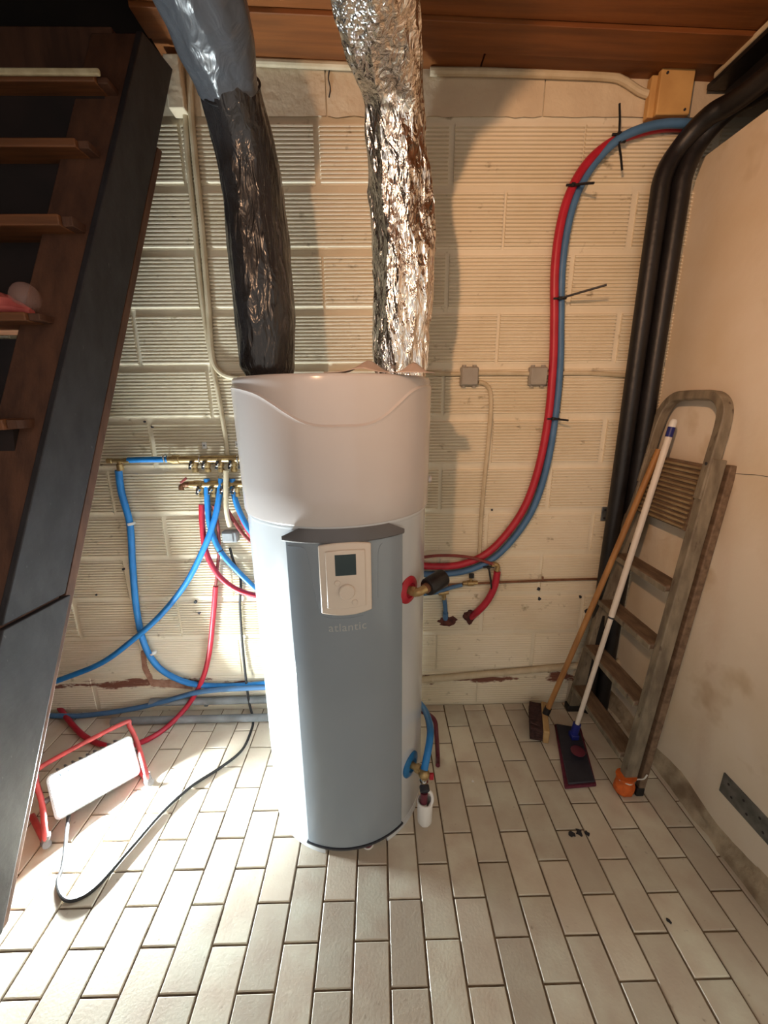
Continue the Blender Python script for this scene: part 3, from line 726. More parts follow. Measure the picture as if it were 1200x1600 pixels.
# stand: arch over the lamp and two feet
FR, FL = at(233, 1222, Z=0.014), at(72, 1318, Z=0.014)
ha, hb = at(207, 1128, Y=1.405), at(118, 1143, Y=1.30)
hb = lp(-HW - 0.03, HH + 0.045, -0.02); ha = lp(HW + 0.02, HH + 0.06, -0.02)
arch = [FR + V((0, 0, 0.004)), FR + V((-0.010, 0.006, 0.05)), lp(HW + 0.026, 0.02, -0.01), ha - la * 0.004 - lu * 0.025, ha - la * 0.03, hb + la * 0.03, hb - lu * 0.03, lp(-HW - 0.03, 0.0, -0.01), FL + V((0.004, 0.004, 0.05)), FL + V((0, 0, 0.004))]
MB().tube(spline(arch, 8), 0.0095, 12).build('stand_arch', M_['lamp_red'], wl)
for P, s in ((FR, 1), (FL, -1)):
    q = P - ln_ * 0.20; q.z = 0.012
    f = MB().tube([P + V((0, 0, 0.0)), q], 0.0105, 12).build('foot_bar', M_['lamp_red'], wl)
    MB().tube([P + ln_ * 0.02 + V((0, 0, 0.0)), P - ln_ * 0.03], 0.0138, 14).build('rubber_end', M_['lamp_foot'], f)
    MB().tube([P + V((0, 0, 0.004)), P + V((-0.006 * s, 0.004, 0.038))], 0.0135, 14).build('rubber_sleeve', M_['lamp_foot'], f)
    MB().tube([lp(s * (HW - 0.002), 0.0, -0.02), lp(s * (HW + 0.032), 0.0, -0.012)], 0.010, 12).build('pivot_knob', M_['lamp_foot'], wl)
hose('lamp_cable', 'dark cable snaking from the flood light across the floor to the wall box', [lp(-HW * 0.6, -HH * 0.6, -0.06), (99, 1345, {'Z': 0.012}), (90, 1378, {'Z': 0.0066}), (98, 1402, {'Z': 0.0066}), (118, 1406, {'Z': 0.0066}), (152, 1385, {'Z': 0.0066}), (205, 1325, {'Z': 0.0066}), (255, 1268, {'Z': 0.0066}), (300, 1228, {'Z': 0.0066}), (345, 1199, {'Z': 0.0066}), (378, 1172, {'Z': 0.0066}), (393, 1140, {'Z': 0.006}), (395, 1122, 1.73), (388, 1090, 1.765), (380, 1020, 1.785), (375, 950, 1.785), (376, 905, 1.785), (366, 880, 1.785), (359, 856, 1.785)], 0.0062, 'cord', 'cable', 10)

# ------------------------------------------------------------------ pipes and conduits on the back wall
PW = WY - 0.022
def wy(d): return WY - d
hose('conduit', 'painted conduit dropping down the wall behind the black duct', [(560, 104), (420, 98), (340, 95), (312, 98), (299, 115), (297, 145), (303, 230), (314, 340), (325, 470), (330, 545), (338, 575), (360, 589), (400, 590)], 0.0115, 'conduit', 'conduit', 10, wy(0.022))
hose('conduit', 'thin painted conduit running down to the brass manifold', [(289, 150), (293, 240), (303, 340), (316, 470), (330, 560), (342, 620), (352, 680), (355, 712)], 0.010, 'conduit', 'conduit', 10, wy(0.020))
hose('conduit', 'painted conduit between the heater and the first grey junction box', [(655, 581), (690, 584), (722, 584)], 0.0095, 'conduit', 'conduit', 10, wy(0.016))
hose('conduit', 'painted conduit linking the two grey junction boxes', [(746, 583), (790, 583), (828, 584)], 0.0095, 'conduit', 'conduit', 10, wy(0.016))
hose('conduit', 'painted conduit from the second junction box to the black pipes', [(852, 584), (910, 583), (985, 587)], 0.0095, 'conduit', 'conduit', 10, wy(0.016))
hose('conduit', 'painted conduit bending down from the first junction box', [(748, 597), (758, 600), (766, 612), (767, 640), (763, 690), (757, 750), (752, 810), (749, 868)], 0.0095, 'conduit', 'conduit', 10, wy(0.016))
hose('ceiling_cable', 'pale cable pinned along the top of the back wall', [(672, 112), (760, 113), (860, 116), (950, 120), (975, 127), (1000, 143), (1022, 150)], 0.0125, 'conduit', 'cable', 10, wy(0.022))
MB_ = MB().box((-0.715, 1.745, 2.56), (-0.66, WY - 0.004, cz(-0.7) - 0.02)).build('wooden_post_stub', M_['lintel'], bevel=0.004)
tag(MB_, 'short pale wooden block between stair and conduit under the ceiling', 'wooden block')
def jbox(px, py, label):
    c = at(px, py, Y=wy(0.02)); t = thing('junction_box', label, 'junction box', c + V((0, 0.016, -0.035)), 'grey wall boxes')
    h = MB().box((c.x - .038, c.y - .012, c.z - .038), (c.x + .038, WY - 0.003, c.z + .038)).build('box', M_['grey_box'], t, bevel=0.006)
    MB().box((c.x - .034, c.y - .018, c.z - .034), (c.x + .034, c.y - .010, c.z + .034)).build('lid', M_['grey_box'], t, bevel=0.003)
    for sx, sz in ((-1, 1), (1, 1), (-1, -1), (1, -1)):
        MB().tube([c + V((sx * .022, 0.004, sz * .036)), c + V((sx * .022, 0.004, sz * .045))], 0.009, 10).build('knockout', M_['grey_box'], t)
jbox(733, 588, 'grey junction box on the wall nearest the heater'); jbox(840, 588, 'grey junction box beside the red and blue hoses')
# box in the top right corner
c = at(1051, 145, Y=1.755)
t = thing('wall_box', 'square tan junction box in the upper right corner under the ceiling', 'junction box', (c.x, 1.78, c.z - 0.07))
MB().box((c.x - .075, 1.765, c.z - .066), (c.x + .062, WY - 0.012, c.z + .058)).build('box', M_['ply'], t, bevel=0.004)
MB().box((c.x - .055, 1.745, c.z - .068), (c.x + .066, 1.767, c.z + .066)).build('lid', M_['ply'], t, bevel=0.004)
for sx, sz in ((-0.035, 0.05), (0.045, -0.055)): MB().tube([V((c.x + sx, 1.741, c.z + sz)), V((c.x + sx, 1.75, c.z + sz))], 0.004, 8).build('screw', M_['seal'], t)

# manifold group on the left
def clampring(px, py, mat='chrome', label='chrome pipe clamp ring on the wall', Y=None, r=0.017):
    c = at(px, py, Y=Y or wy(0.045)); t = thing('pipe_clamp', label, 'pipe clamp', c)
    pts = [c + V((0.0, math.cos(a) * r, math.sin(a) * r)) for a in [2 * math.pi * i / 20 for i in range(21)]]
    MB().tube(pts, 0.0035, 8).build('ring', M_[mat], t)
    MB().tube([c + V((0, r, 0)), V((c.x, WY - 0.004, c.z))], 0.004, 8).build('stud', M_[mat], t)
ym = wy(0.045)
def manifold(x0, x1, y, outs, label, nm_end):
    p0, p1 = at(x0, y, Y=ym), at(x1, y, Y=ym); p1.z = p0.z
    t = thing('manifold', label, 'manifold', p0.lerp(p1, .5) + V((0, 0, -0.05)))
    b = MB(); d = (p1 - p0).length
    MB().lathe([(0.010, 0), (0.0145, 0.002), (0.0145, 0.02), (0.0185, 0.022), (0.0185, 0.05), (0.0155, 0.052), (0.0155, d), (0.006, d)], p0, p1 - p0, 18).build('body', M_['brass'], t)
    for i, xo in enumerate(outs):
        c = at(xo, y, Y=ym); c.z = p0.z
        v_ = MB().lathe([(0.010, 0), (0.012, -0.014), (0.0145, -0.016), (0.0145, -0.032), (0.0105, -0.034), (0.0105, -0.042), (0.0135, -0.043), (0.0135, -0.056), (0.008, -0.057)], c, (0, 0, 1), 14).build('valve', M_['brass'], t)
        MB().lathe([(0.008, 0), (0.009, 0.006), (0.009, 0.014), (0.005, 0.017)], c + V((-0.004, -0.014, -0.022)), (-0.25, -1, 0), 14).build('screw_cap', M_['chrome'], v_)
        h = MB(); cc = c + V((-0.007, -0.027, -0.022))
        h.obox(cc, V((0.25, 0, 1)).normalized(), (0, 1, 0), V((1, 0, -0.25)).normalized(), 0.019, 0.003, 0.0055)
        h.build('lever', M_['black'], v_, bevel=0.002)
    return t
clip_z = 0
manifold(262, 380, 718, (303, 323, 344, 364, 380), 'upper brass water manifold with small valves on the left wall', 0)
m2 = manifold(296, 388, 757, (314, 333, 351, 369), 'lower brass water manifold feeding the red pipes', 0)
p = at(290, 757, Y=ym)
o = MB().tube(spline([p + V((0.02, 0, 0)), p, p + V((-0.014, -0.008, -0.006)), p + V((-0.016, -0.012, -0.022))], 5), 0.012, 12).build('end_tap', M_['copper'], m2); o['label'] = 'reddish tap at the end'
MB().obox(p + V((0.004, -0.022, 0.022)), V((0.8, 0, 0.6)), (0, 1, 0), V((-0.6, 0, 0.8)), 0.018, 0.004, 0.005).build('tap_lever', M_['red_thin'], m2, bevel=0.002)
# tee and blue feed at the far left
p = at(186, 720, Y=ym)
t = thing('pipe_tee', 'brass tee beside the stair with blue pipes attached', 'pipe fitting', p + V((0, 0, -0.04)))
MB().lathe([(0.009, -0.052), (0.011, -0.05), (0.011, -0.03), (0.009, -0.028), (0.009, 0.020), (0.012, 0.022), (0.012, 0.046), (0.008, 0.048)], p, (1, 0, 0), 16).build('body', M_['brass'], t)
MB().lathe([(0.009, 0), (0.010, -0.012), (0.0145, -0.014), (0.0145, -0.042), (0.008, -0.043)], p, (0, 0, 1), 16).build('branch', M_['brass'], t)
hose('blue_pipe', 'short blue pipe between the brass tee and the upper manifold', [(200, 719), (230, 718), (265, 718)], 0.0125, 'blue', 'pipe', 12, ym)
clampring(258, 716, label='chrome clamp ring round the short blue pipe')
clampring(313, 718, label='chrome clamp ring at the left of the upper manifold')
clampring(372, 718, label='chrome clamp ring on the upper manifold near the heater')
for x, y, lb in ((319, 696, 'small white fixing plate above the manifold'), (371, 694, 'small white fixing plate at the edge of the heater')):
    c = at(x, y, Y=wy(0.012)); t = thing('fixing_plate', lb, 'bracket', c)
    MB().box((c.x - .010, c.y, c.z - .014), (c.x + .010, WY - 0.004, c.z + .014)).build('plate', M_['white_cable'], t, bevel=0.002)
    MB().tube([c + V((0, -0.003, 0.0)), c + V((0, 0.002, 0.0))], 0.004, 10).build('screw', M_['steel'], t)
BR = 0.0145
hose('blue_hose', 'blue hose hanging from the brass tee and curving along the wall', [at(185, 735, Y=ym), (190, 770, wy(.035)), (203, 820, wy(.03)), (207, 880, wy(.03)), (213, 950, wy(.03)), (225, 1005, wy(.03)), (245, 1040, wy(.03)), (275, 1060, wy(.03)), (310, 1070, wy(.03)), (360, 1072, wy(.03)), (415, 1068, wy(.03)), (460, 1060, wy(.03))], BR, 'blue', 'hose')
hose('blue_hose', 'blue hose sweeping diagonally down left from the manifold to the stair', [at(346, 748, Y=ym), (342, 780, wy(.055)), (334, 815, wy(.06)), (318, 858, wy(.06)), (290, 912, wy(.06)), (250, 962, wy(.06)), (205, 1002, wy(.065)), (160, 1035, wy(.07)), (105, 1058, wy(.08)), (40, 1080, wy(.1))], 0.0135, 'blue', 'hose')
hose('blue_hose', 'blue hose from the first manifold valve bending behind the heater', [at(323, 748, Y=ym), (324, 785, wy(.045)), (329, 825, wy(.04)), (345, 862, wy(.04)), (372, 893, wy(.04)), (405, 925, wy(.04)), (440, 955, wy(.04))], 0.0125, 'blue', 'hose')
hose('blue_hose', 'short blue hose from the last valve tucked behind the heater', [at(363, 748, Y=ym), (366, 775, wy(.05)), (377, 805, wy(.055)), (393, 832, wy(.06)), (420, 860, wy(.06))], 0.0125, 'blue', 'hose')
hose('blue_hose', 'dull blue hose running low along the wall behind the flood light', [(60, 1118, wy(.05)), (130, 1118, wy(.05)), (205, 1108, wy(.045)), (260, 1095, wy(.04)), (320, 1080, wy(.06)), (415, 1074, wy(.05)), (460, 1072, wy(.05))], 0.0125, 'blue_dull', 'hose')
hose('red_hose', 'red hose curving from the lower manifold behind the heater', [at(315, 788, Y=ym), (316, 820, wy(.045)), (322, 862, wy(.045)), (340, 897, wy(.045)), (368, 920, wy(.045)), (402, 931, wy(.045)), (440, 935, wy(.045))], 0.0125, 'red', 'hose')
hose('red_pipe', 'thin brown red pipe descending from the lower manifold', [at(334, 790, Y=ym), (341, 825, wy(.03)), (342, 860, wy(.03)), (339, 895, wy(.03)), (336, 925, wy(.03))], 0.0075, 'red_thin', 'pipe')
hose('red_hose', 'red hose descending the wall to the floor behind the flood light', [(337, 916, wy(.03)), (333, 965, wy(.03)), (327, 1020, wy(.03)), (316, 1062, wy(.035)), (295, 1100, wy(.05)), (262, 1135, {'Z': 0.02}), (225, 1158, {'Z': 0.014}), (185, 1168, {'Z': 0.014}), (145, 1158, {'Z': 0.014}), (118, 1138, {'Z': 0.014}), (92, 1105, {'Z': 0.02})], 0.0125, 'red', 'hose')
hose('red_hose', 'thick red hose emerging beside the heater under the manifold', [at(370, 788, Y=ym), (380, 815, wy(.05)), (398, 845, wy(.05)), (420, 865, wy(.05))], 0.0115, 'red', 'hose')
hose('red_pipe', 'thin brown red pipe behind the blue hoses near the heater', [at(352, 790, Y=ym), (362, 808, wy(.035)), (378, 832, wy(.035)), (396, 850, wy(.035)), (420, 868, wy(.035))], 0.0085, 'red_thin', 'pipe')
hose('conduit', 'cream conduit passing the manifolds down to the grey box', [(353, 735, wy(.075)), (353, 770, wy(.075)), (354, 800, wy(.07)), (359, 822, wy(.05))], 0.0105, 'conduit', 'conduit')
c = at(360, 838, Y=wy(.03))
t = thing('cable_box', 'small grey plastic box on the wall under the manifolds', 'junction box', c + V((0, 0, -0.04)))
MB().box((c.x - .034, c.y - .016, c.z - .026), (c.x + .034, WY - 0.004, c.z + .026)).build('box', M_['grey_pipe'], t, bevel=0.005)
MB().box((c.x - .030, c.y - .021, c.z - .021), (c.x + .018, c.y - .015, c.z + .022)).build('lid', M_['grey_pipe'], t, bevel=0.003)
def strap(px, py, Y, d, label, mat='white_cable', r=0.016, w=0.006):
    c = at(px, py, Y=Y); d = V(d).normalized()
    o = MB().lathe([(r, -w), (r + .0022, -w), (r + .0022, w), (r, w)], c, d, 20, cap=False).build('pipe_clip', M_[mat])
    return tag(o, label, 'pipe clip')
strap(205, 818, wy(.03), (0.12, 0, -1), 'white plastic clip round the hanging blue hose', r=0.0147)
strap(240, 1020, wy(.03), (0.45, 0, -1), 'white plastic clip low on the curving blue hose', r=0.0147, w=0.005)
strap(311, 1070, wy(.03), (1, 0, -0.15), 'dark tie round the blue hose where the red hose crosses', 'seal', r=0.0147, w=0.002)
strap(344, 861, wy(.04), (0.5, 0, -1), 'dark tie round the bending blue hose below the manifold', 'seal', r=0.0127, w=0.002)
hose('drain_pipe', 'grey pipe lying along the floor at the foot of the wall', [(175, 1127, {'Z': 0.02}), (250, 1125, {'Z': 0.02}), (340, 1123, {'Z': 0.02}), (450, 1120, {'Z': 0.02})], 0.019, 'grey_pipe', 'pipe')
p = at(250, 1097, Y=wy(.03))
o = MB().tube([p + V((-0.05, 0, 0)), p + V((0.75, 0, 0.004))], 0.019, 16).build('waste_pipe', M_['grey_pipe']); tag(o, 'grey waste pipe fixed just above the floor left of the heater', 'pipe')
strap(323, 1097, wy(.03), (1, 0, 0), 'metal clip round the grey waste pipe', 'steel', r=0.0195)

# right of the heater
hose('red_hose', 'long red hose looping from the corner down the wall to the heater', [(1085, 198, wy(.028)), (1040, 198, wy(.028)), (1000, 206, wy(.028)), (957, 222, wy(.029)), (920, 252, wy(.03)), (893, 295, wy(.03)), (876, 350, wy(.03)), (867, 420, wy(.03)), (866, 500, wy(.03)), (864, 570, wy(.03)), (857, 650, wy(.03)), (843, 725, wy(.03)), (823, 785, wy(.03)), (795, 830, wy(.03)), (760, 865, wy(.03)), (720, 882, wy(.03)), (680, 885, wy(.03)), (640, 882, wy(.03))], 0.0165, 'red', 'hose', 14)
hose('blue_hose', 'long blue hose looping from the corner beside the red hose', [(1090, 194, wy(.055)), (1042, 193, wy(.055)), (1003, 201, wy(.052)), (965, 219, wy(.045)), (930, 254, wy(.028)), (904, 298, wy(.028)), (888, 350, wy(.028)), (878, 420, wy(.028)), (876, 500, wy(.028)), (875, 570, wy(.028)), (867, 655, wy(.028)), (854, 730, wy(.028)), (834, 792, wy(.028)), (805, 838, wy(.028)), (770, 873, wy(.028)), (728, 892, wy(.028)), (685, 897, wy(.028)), (640, 896, wy(.028))], 0.0145, 'blue_dull', 'hose', 14)
def tie(px, py, tipx, tipy, tipd, label, tailx=None):
    c = at(px, py, Y=wy(.030)); tip = at(tipx, tipy, Y=wy(tipd))
    t = thing('cable_tie', label, 'cable tie', c)
    MB().tube([c + V((0.0, -0.018, 0)), c.lerp(tip, .5) + V((0, -0.012, 0)), tip], 0.0042, 6).build('tail', M_['black'], t)
    MB().box((c.x - .026, c.y - .021, c.z - .0035), (c.x + .026, c.y - .014, c.z + .0035)).build('band', M_['black'], t, bevel=0.001)
    MB().box((c.x - .008, c.y - .026, c.z - .006), (c.x + .006, c.y - .014, c.z + .006)).build('lock', M_['black'], t, bevel=0.001)
    return t
tie(963, 215, 968, 162, .05, 'black cable tie pointing up at the top of the hose bend'); tie(962, 226, 972, 266, .06, 'black cable tie pointing down at the top of the hose bend')
tie(892, 293, 928, 286, .12, 'short black cable tie on the upper bend of the hoses')
tie(872, 468, 948, 445, .14, 'longest black cable tie sticking out of the hoses'); tie(862, 654, 888, 657, .10, 'black cable tie on the hoses below the junction boxes')
tie(762, 884, 770, 934, .05, 'black cable tie hanging at the lower end of the hoses')
hose('copper_pipe', 'thin painted copper pipe running right along the wall', [(700, 914), (760, 911), (850, 907), (950, 904)], 0.0058, 'copper', 'pipe', 10, wy(.022))
p = at(735, 911, Y=wy(.024)); t = thing('stop_valve', 'small brass stop valve on the copper pipe', 'valve', p)
MB().lathe([(0.007, -0.038), (0.010, -0.036), (0.010, -0.016), (0.014, -0.014), (0.014, 0.014), (0.010, 0.016), (0.010, 0.034), (0.006, 0.036)], p, (1, 0, 0.03), 14).build('body', M_['brass'], t)
MB().tube([p, p + V((0.002, -0.004, 0.034))], 0.006, 10).build('stem', M_['brass'], t)
MB().obox(p + V((0.002, -0.006, 0.040)), (1, 0, 0), (0, 1, 0), (0, 0, 1), 0.012, 0.005, 0.012).build('lever', M_['black'], t, bevel=0.003)
hose('blue_pipe', 'short blue pipe between the heater and the stop valve', [(640, 930), (680, 926), (705, 918), (722, 914)], 0.0095, 'blue_dull', 'pipe', 12, wy(.03))
p = at(693, 926, Y=wy(.03)); t = thing('pipe_tee', 'small brass tee feeding the blue pipe stub right of the heater', 'pipe fitting', p)
MB().tube([p, p + V((0.004, 0, -0.035))], 0.011, 12).build('branch', M_['brass'], t)
MB().tube([p + V((-0.024, 0, -0.004)), p + V((0.024, 0, 0.004))], 0.0115, 12).build('body', M_['brass'], t)
o = hose('blue_pipe', 'blue pipe stub dropping into the broken hole in the wall', [(694, 934, wy(.030)), (696, 952, wy(.026)), (696, 968, wy(.014))], 0.0105, 'blue_dull')
MB().tube([at(696, 957, Y=wy(.0225)), at(696, 966, Y=wy(.016))], 0.0135, 14).build('coupling', M_['blue_dull'], o)
hose('copper_pipe', 'brown pipe arching from the heater to the brass elbow', [(640, 873), (690, 868), (735, 871), (772, 882)], 0.0075, 'red_thin', 'pipe', 10, wy(.05))
p = at(775, 883, Y=wy(.045)); t = thing('pipe_elbow', 'brass elbow above the short red pipe', 'pipe fitting', p)
MB().tube(spline([p + V((-0.024, 0, 0.006)), p + V((-0.006, 0, 0.004)), p + V((0.008, 0, -0.004)), p + V((0.006, 0, -0.03))], 5), 0.0105, 12).build('bend', M_['brass'], t)
MB().lathe([(0.010, 0), (0.014, 0.001), (0.014, 0.013), (0.010, 0.014)], p + V((-0.022, 0, 0.005)), (1, 0, -.1), 6).build('nut', M_['brass'], t, smooth=20)
hose('red_hose', 'short red hose from the brass elbow into the broken wall hole', [(777, 893, wy(.045)), (773, 915, wy(.045)), (762, 938, wy(.04)), (747, 955, wy(.028)), (733, 966, wy(-.012))], 0.0165, 'red', 'hose')
c = at(848, 905, Y=wy(.02)); o = MB().lathe([(0.006, -0.004), (0.013, -0.003), (0.013, 0.003), (0.006, 0.004)], c, (0.9, -0.4, 0), 16).build('pipe_clip', M_['copper']); tag(o, 'round clip holding the copper pipe to the wall', 'pipe clip')
p0, p1 = at(640, 1064, Y=wy(.02)), at(905, 1040, Y=wy(.02))
o = MB().tube([p0, p1, p1 + V((0.25, 0, 0.02))], 0.017, 14).build('skirting_pipe', M_['conduit']); tag(o, 'cream painted pipe running low along the wall right of the heater', 'pipe')
for x, y in ((676, 1062), (857, 1045)):
    strap(x, y, wy(.02), (1, 0, 0.08), 'clip on the cream low pipe ' + ('close to the heater' if x < 700 else 'close to the broom'), 'conduit', r=0.0172, w=0.005)
c = at(947, 803, Y=wy(.012)); t = thing('wall_bracket', 'small grey metal plate on the wall beside the black pipes', 'bracket', c)
MB().box((c.x - .022, WY - 0.013, c.z - .034), (c.x + .05, WY - 0.008, c.z + .034)).build('plate', M_['steel'], t, bevel=0.002)
for s in (-1, 1): MB().tube([V((c.x - .008, WY - 0.016, c.z + s * .02)), V((c.x - .008, WY - 0.011, c.z + s * .02))], 0.005, 10).build('screw', M_['seal'], t)

# black insulated pipes in the corner
def bpipe(label, x, y, top, side):
    pts = [V((x, y, 0.0)), V((x, y, 0.6)), V((x, y, 1.2)), V((x - .004, y, 1.8)), V((x - .006, y, 2.24)), V((x - .002, y, 2.36)), V((x + 0.035, y - 0.01, top - 0.06)), V((1.155 + side, y - 0.07, top)), V((1.20 + side, y - 0.20, top + 0.006)), V((1.20 + side, 1.0, top)), V((1.20 + side, 0.0, top)), V((1.20 + side, -1.0, top))]
    o = MB().tube(spline(pts, 8), 0.033, 18).build('insulated_pipe', M_['foam']); tag(o, label, 'pipe')
bpipe('left of two black insulated pipes rising in the corner', 1.075, 1.748, 2.50, 0.0)
bpipe('right of two black insulated pipes rising in the corner', 1.142, 1.735, 2.522, 0.070)
# dark steel beam at the top right
t = thing('steel_beam', 'dark steel beam along the ceiling in the top right corner', 'beam', (1.29, -1.0, 2.55))
MB().box((1.20, -1.2, 2.632), (1.36, WY - 0.03, 2.648)).build('flange', M_['foam'], t)
MB().box((1.27, -1.2, 2.54), (1.285, WY - 0.03, 2.636)).build('web', M_['foam'], t)
MB().box((1.196, -1.2, 2.646), (1.214, WY - 0.06, 2.664)).build('pale_edge', M_['conduit'], t, bevel=0.003)
MB().box((1.235, -1.2, 2.545), (1.315, WY - 0.1, 2.556)).build('flange', M_['foam'], t)

# steel strap on the right wall
t = thing('perforated_strap', 'perforated grey steel plate fixed low on the right wall', 'metal plate', (RX - 0.004, 0.7, 0.19))
za, zb = 0.195, 0.271
MB().hexa([(RX - .005, 0.50, za), (RX + .001, 0.50, za), (RX + .001, 1.128, za - .006), (RX - .005, 1.128, za - .006), (RX - .005, 0.50, zb), (RX + .001, 0.50, zb), (RX + .001, 1.127, zb), (RX - .005, 1.127, zb)]).build('plate', M_['steel'], t, bevel=0.001)
for i in range(9):
    for s in (0, 1):
        y = 1.10 - i * 0.06 - s * 0.02; z = 0.248 - s * 0.035
        MB().tube([V((RX - .0058, y, z)), V((RX - .004, y, z))], 0.0045, 10).build('bolt_hole', M_['seal'], t)

# ------------------------------------------------------------------ step ladder leaning on the right wall
ld = thing('step_ladder', 'old grey folding step ladder leaning against the right wall', 'ladder', (1.02, 1.5, 0))
def lx(z): return 1.000 + 0.128 * z
def rail(y0, y1, z1, dx, nm, mat, wy_=0.018, wx=0.026, z0=0.0):
    a, b2 = V((lx(z0) + dx, y0, z0)), V((lx(z1) + dx, y1, z1)); d = (b2 - a).normalized()
    ay = V((0, 1, 0)); ay = (ay - d * ay.dot(d)).normalized(); axx = ay.cross(d)
    return MB().obox((a + b2) / 2, axx, ay, d, wx, wy_, (b2 - a).length / 2).build(nm, M_[mat], ld, bevel=0.004)
YR0, YR1, YL0, YL1, ZT = 1.290, 1.375, 1.752, 1.706, 1.36
rail(YR0, YR1, ZT, 0, 'front_rail', 'ladder', z0=0.03); rail(YL0, YL1, ZT, 0, 'front_rail', 'ladder', z0=0.03)
rail(YR0 - 0.012, YR1 - 0.012, ZT - 0.02, 0.052, 'rear_rail', 'ladder_step', 0.012, 0.014, 0.035); rail(YL0 + 0.012, YL1 + 0.008, ZT - 0.08, 0.052, 'rear_rail', 'ladder_step', 0.012, 0.014, 0.035)
for y in (YR0, YL0):
    MB().box((lx(0) - .03, y - .021, 0.0), (lx(0) + .03, y + .021, 0.035)).build('rubber_foot', M_['black'], ld, bevel=0.004)
for y in (YR0 - .012, YL0 + .012):
    MB().box((lx(0) + .036, y - .015, 0.0), (lx(0) + .068, y + .015, 0.04)).build('rubber_foot', M_['black'], ld, bevel=0.004)
# hooped handle at the top
hp = []
for (y, z) in ((YR1 - .004, 1.22), (YR1 + .002, 1.36), (YR1 + .006, 1.47), (YR1 + .022, 1.535), (YR1 + .068, 1.570), (YR1 + .13, 1.575), (YL1 - .13, 1.575), (YL1 - .065, 1.568), (YL1 - .022, 1.53), (YL1 - .004, 1.46), (YL1 + .002, 1.36), (YL1 + .004, 1.22)):
    hp.append(V((lx(z) - 0.012, y, z)))
hp = spline(hp, 6)
MB().tube(hp, 1, sec=[(-0.019, -0.013), (-0.015, -0.017), (0.015, -0.017), (0.019, -0.013), (0.019, 0.013), (0.015, 0.017), (-0.015, 0.017), (-0.019, 0.013)]).build('handle_hoop', M_['ladder'], ld)
npl = V((1, 0, -0.128)).normalized(); PL = V((1.0, 1.5, 0))
for (xl, yl, xr, yr) in ((967, 868, 1057, 905), (937, 935, 1032, 993), (911, 1000, 1007, 1078), (902, 1072, 983, 1160)):
    zr = onplane(xr, yr, PL, npl).z; zl = onplane(xl, yl, PL, npl).z; z = 0.5 * (zr + zl)
    f = z / ZT; ya, yb = YR0 + (YR1 - YR0) * f + .016, YL0 + (YL1 - YL0) * f - .016
    s_ = MB().box((lx(z) - 0.045, ya, z - 0.024), (lx(z) + 0.035, yb, z)).build('step', M_['ladder_step'], ld, bevel=0.006)
    MB().box((lx(z) - 0.047, ya, z - 0.026), (lx(z) - 0.040, yb, z - 0.002)).build('nosing', M_['ladder'], s_, bevel=0.002)
# folded ribbed platform
zt, zb = onplane(1070, 720, PL, npl).z, onplane(1045, 818, PL, npl).z
ya, yb = YR1 + 0.02, YL1 - 0.02
pl_ = MB().hexa([(lx(zb) - .012, ya, zb), (lx(zb) + .012, ya, zb), (lx(zb) + .012, yb, zb), (lx(zb) - .012, yb, zb), (lx(zt) - .012, ya, zt), (lx(zt) + .012, ya, zt), (lx(zt) + .012, yb, zt), (lx(zt) - .012, yb, zt)]).build('platform', M_['ladder_step'], ld, bevel=0.005)
nr = 13
for i in range(nr):
    z = zb + (zt - zb) * (i + 0.7) / (nr + 0.4)
    MB().box((lx(z) - .021, ya + .008, z - .0046), (lx(z) - .010, yb - .008, z + .0046)).build('rib', M_['plate'], pl_, bevel=0.0015)
for y in (YR1, YL1):
    MB().tube([V((lx(1.36) - .034, y, 1.345)), V((lx(1.36) + .01, y, 1.345))], 0.006, 10).build('rivet', M_['seal'], ld)
# orange bag tied round the near foot
c = V((lx(0) - 0.004, YR0 - 0.004, 0))
t = thing('foot_cover', 'orange plastic bag tied round the near foot of the step ladder', 'bag', c)
rings = []
for i in range(10):
    f = i / 9; rr = [0.028, 0.037, 0.040, 0.040, 0.039, 0.037, 0.035, 0.034, 0.036, 0.040][i]
    rings.append([c + V((math.cos(a) * rr * (1.0 + .06 * math.sin(5 * a + i)), math.sin(a) * rr * (0.85 + .06 * math.cos(7 * a + i * 2)), 0.001 + 0.085 * f)) for a in [2 * math.pi * k / 28 for k in range(28)]])
MB().ring_skin(rings).build('bag', M_['orange'], t, smooth=50)
q = c + V((0.0, -0.03, 0.072))
MB().tube(spline([c + V((-.034, -.012, .078)), q, c + V((.034, -.012, .075)), c + V((.05, -.03, .10)), c + V((.062, -.03, .12))], 6), 0.0028, 8).build('string', M_['white_cable'], t)

# broom
c0_ = at(849, 1108, Z=0.03); c1_ = at(853, 1152, Z=0.03)
ax_b = (c1_ - c0_).normalized(); sd = V((ax_b.y, -ax_b.x, 0)).normalized()
sd = sd if sd.x > 0 else -sd
mid = (c0_ + c1_) / 2; hl = (c1_ - c0_).length / 2 + 0.01
t = thing('broom', 'broom with wooden handle and brown bristles leaning on the ladder', 'broom', (mid.x, mid.y, 0))
MB().obox(mid + V((0, 0, 0.006)), ax_b, sd, (0, 0, 1), hl, 0.014, 0.034).build('head_block', M_['broom_head'], t, bevel=0.006)
b = MB()
for i in range(26):
    for k in range(5):
        p = mid + ax_b * (-hl + 0.01 + (2 * hl - 0.02) * i / 25) + V((0, 0, -0.018 + 0.011 * k)) - sd * 0.012
        e = p - sd * 0.058 + ax_b * random.uniform(-.008, .008) + V((0, 0, random.uniform(-.008, .006))); e.z = max(0.004, e.z)
        b.tube([p, e], [0.0055, 0.0065], 5)
o = b.build('bristles', M_['bristle'], t); o['kind'] = 'stuff'
hb_ = mid + ax_b * (-0.02) + V((0, 0, 0.038)) + sd * 0.004; top = onplane(1030, 702, PL - V((0.036, 0, 0)), npl)
dh = (top - hb_).normalized()
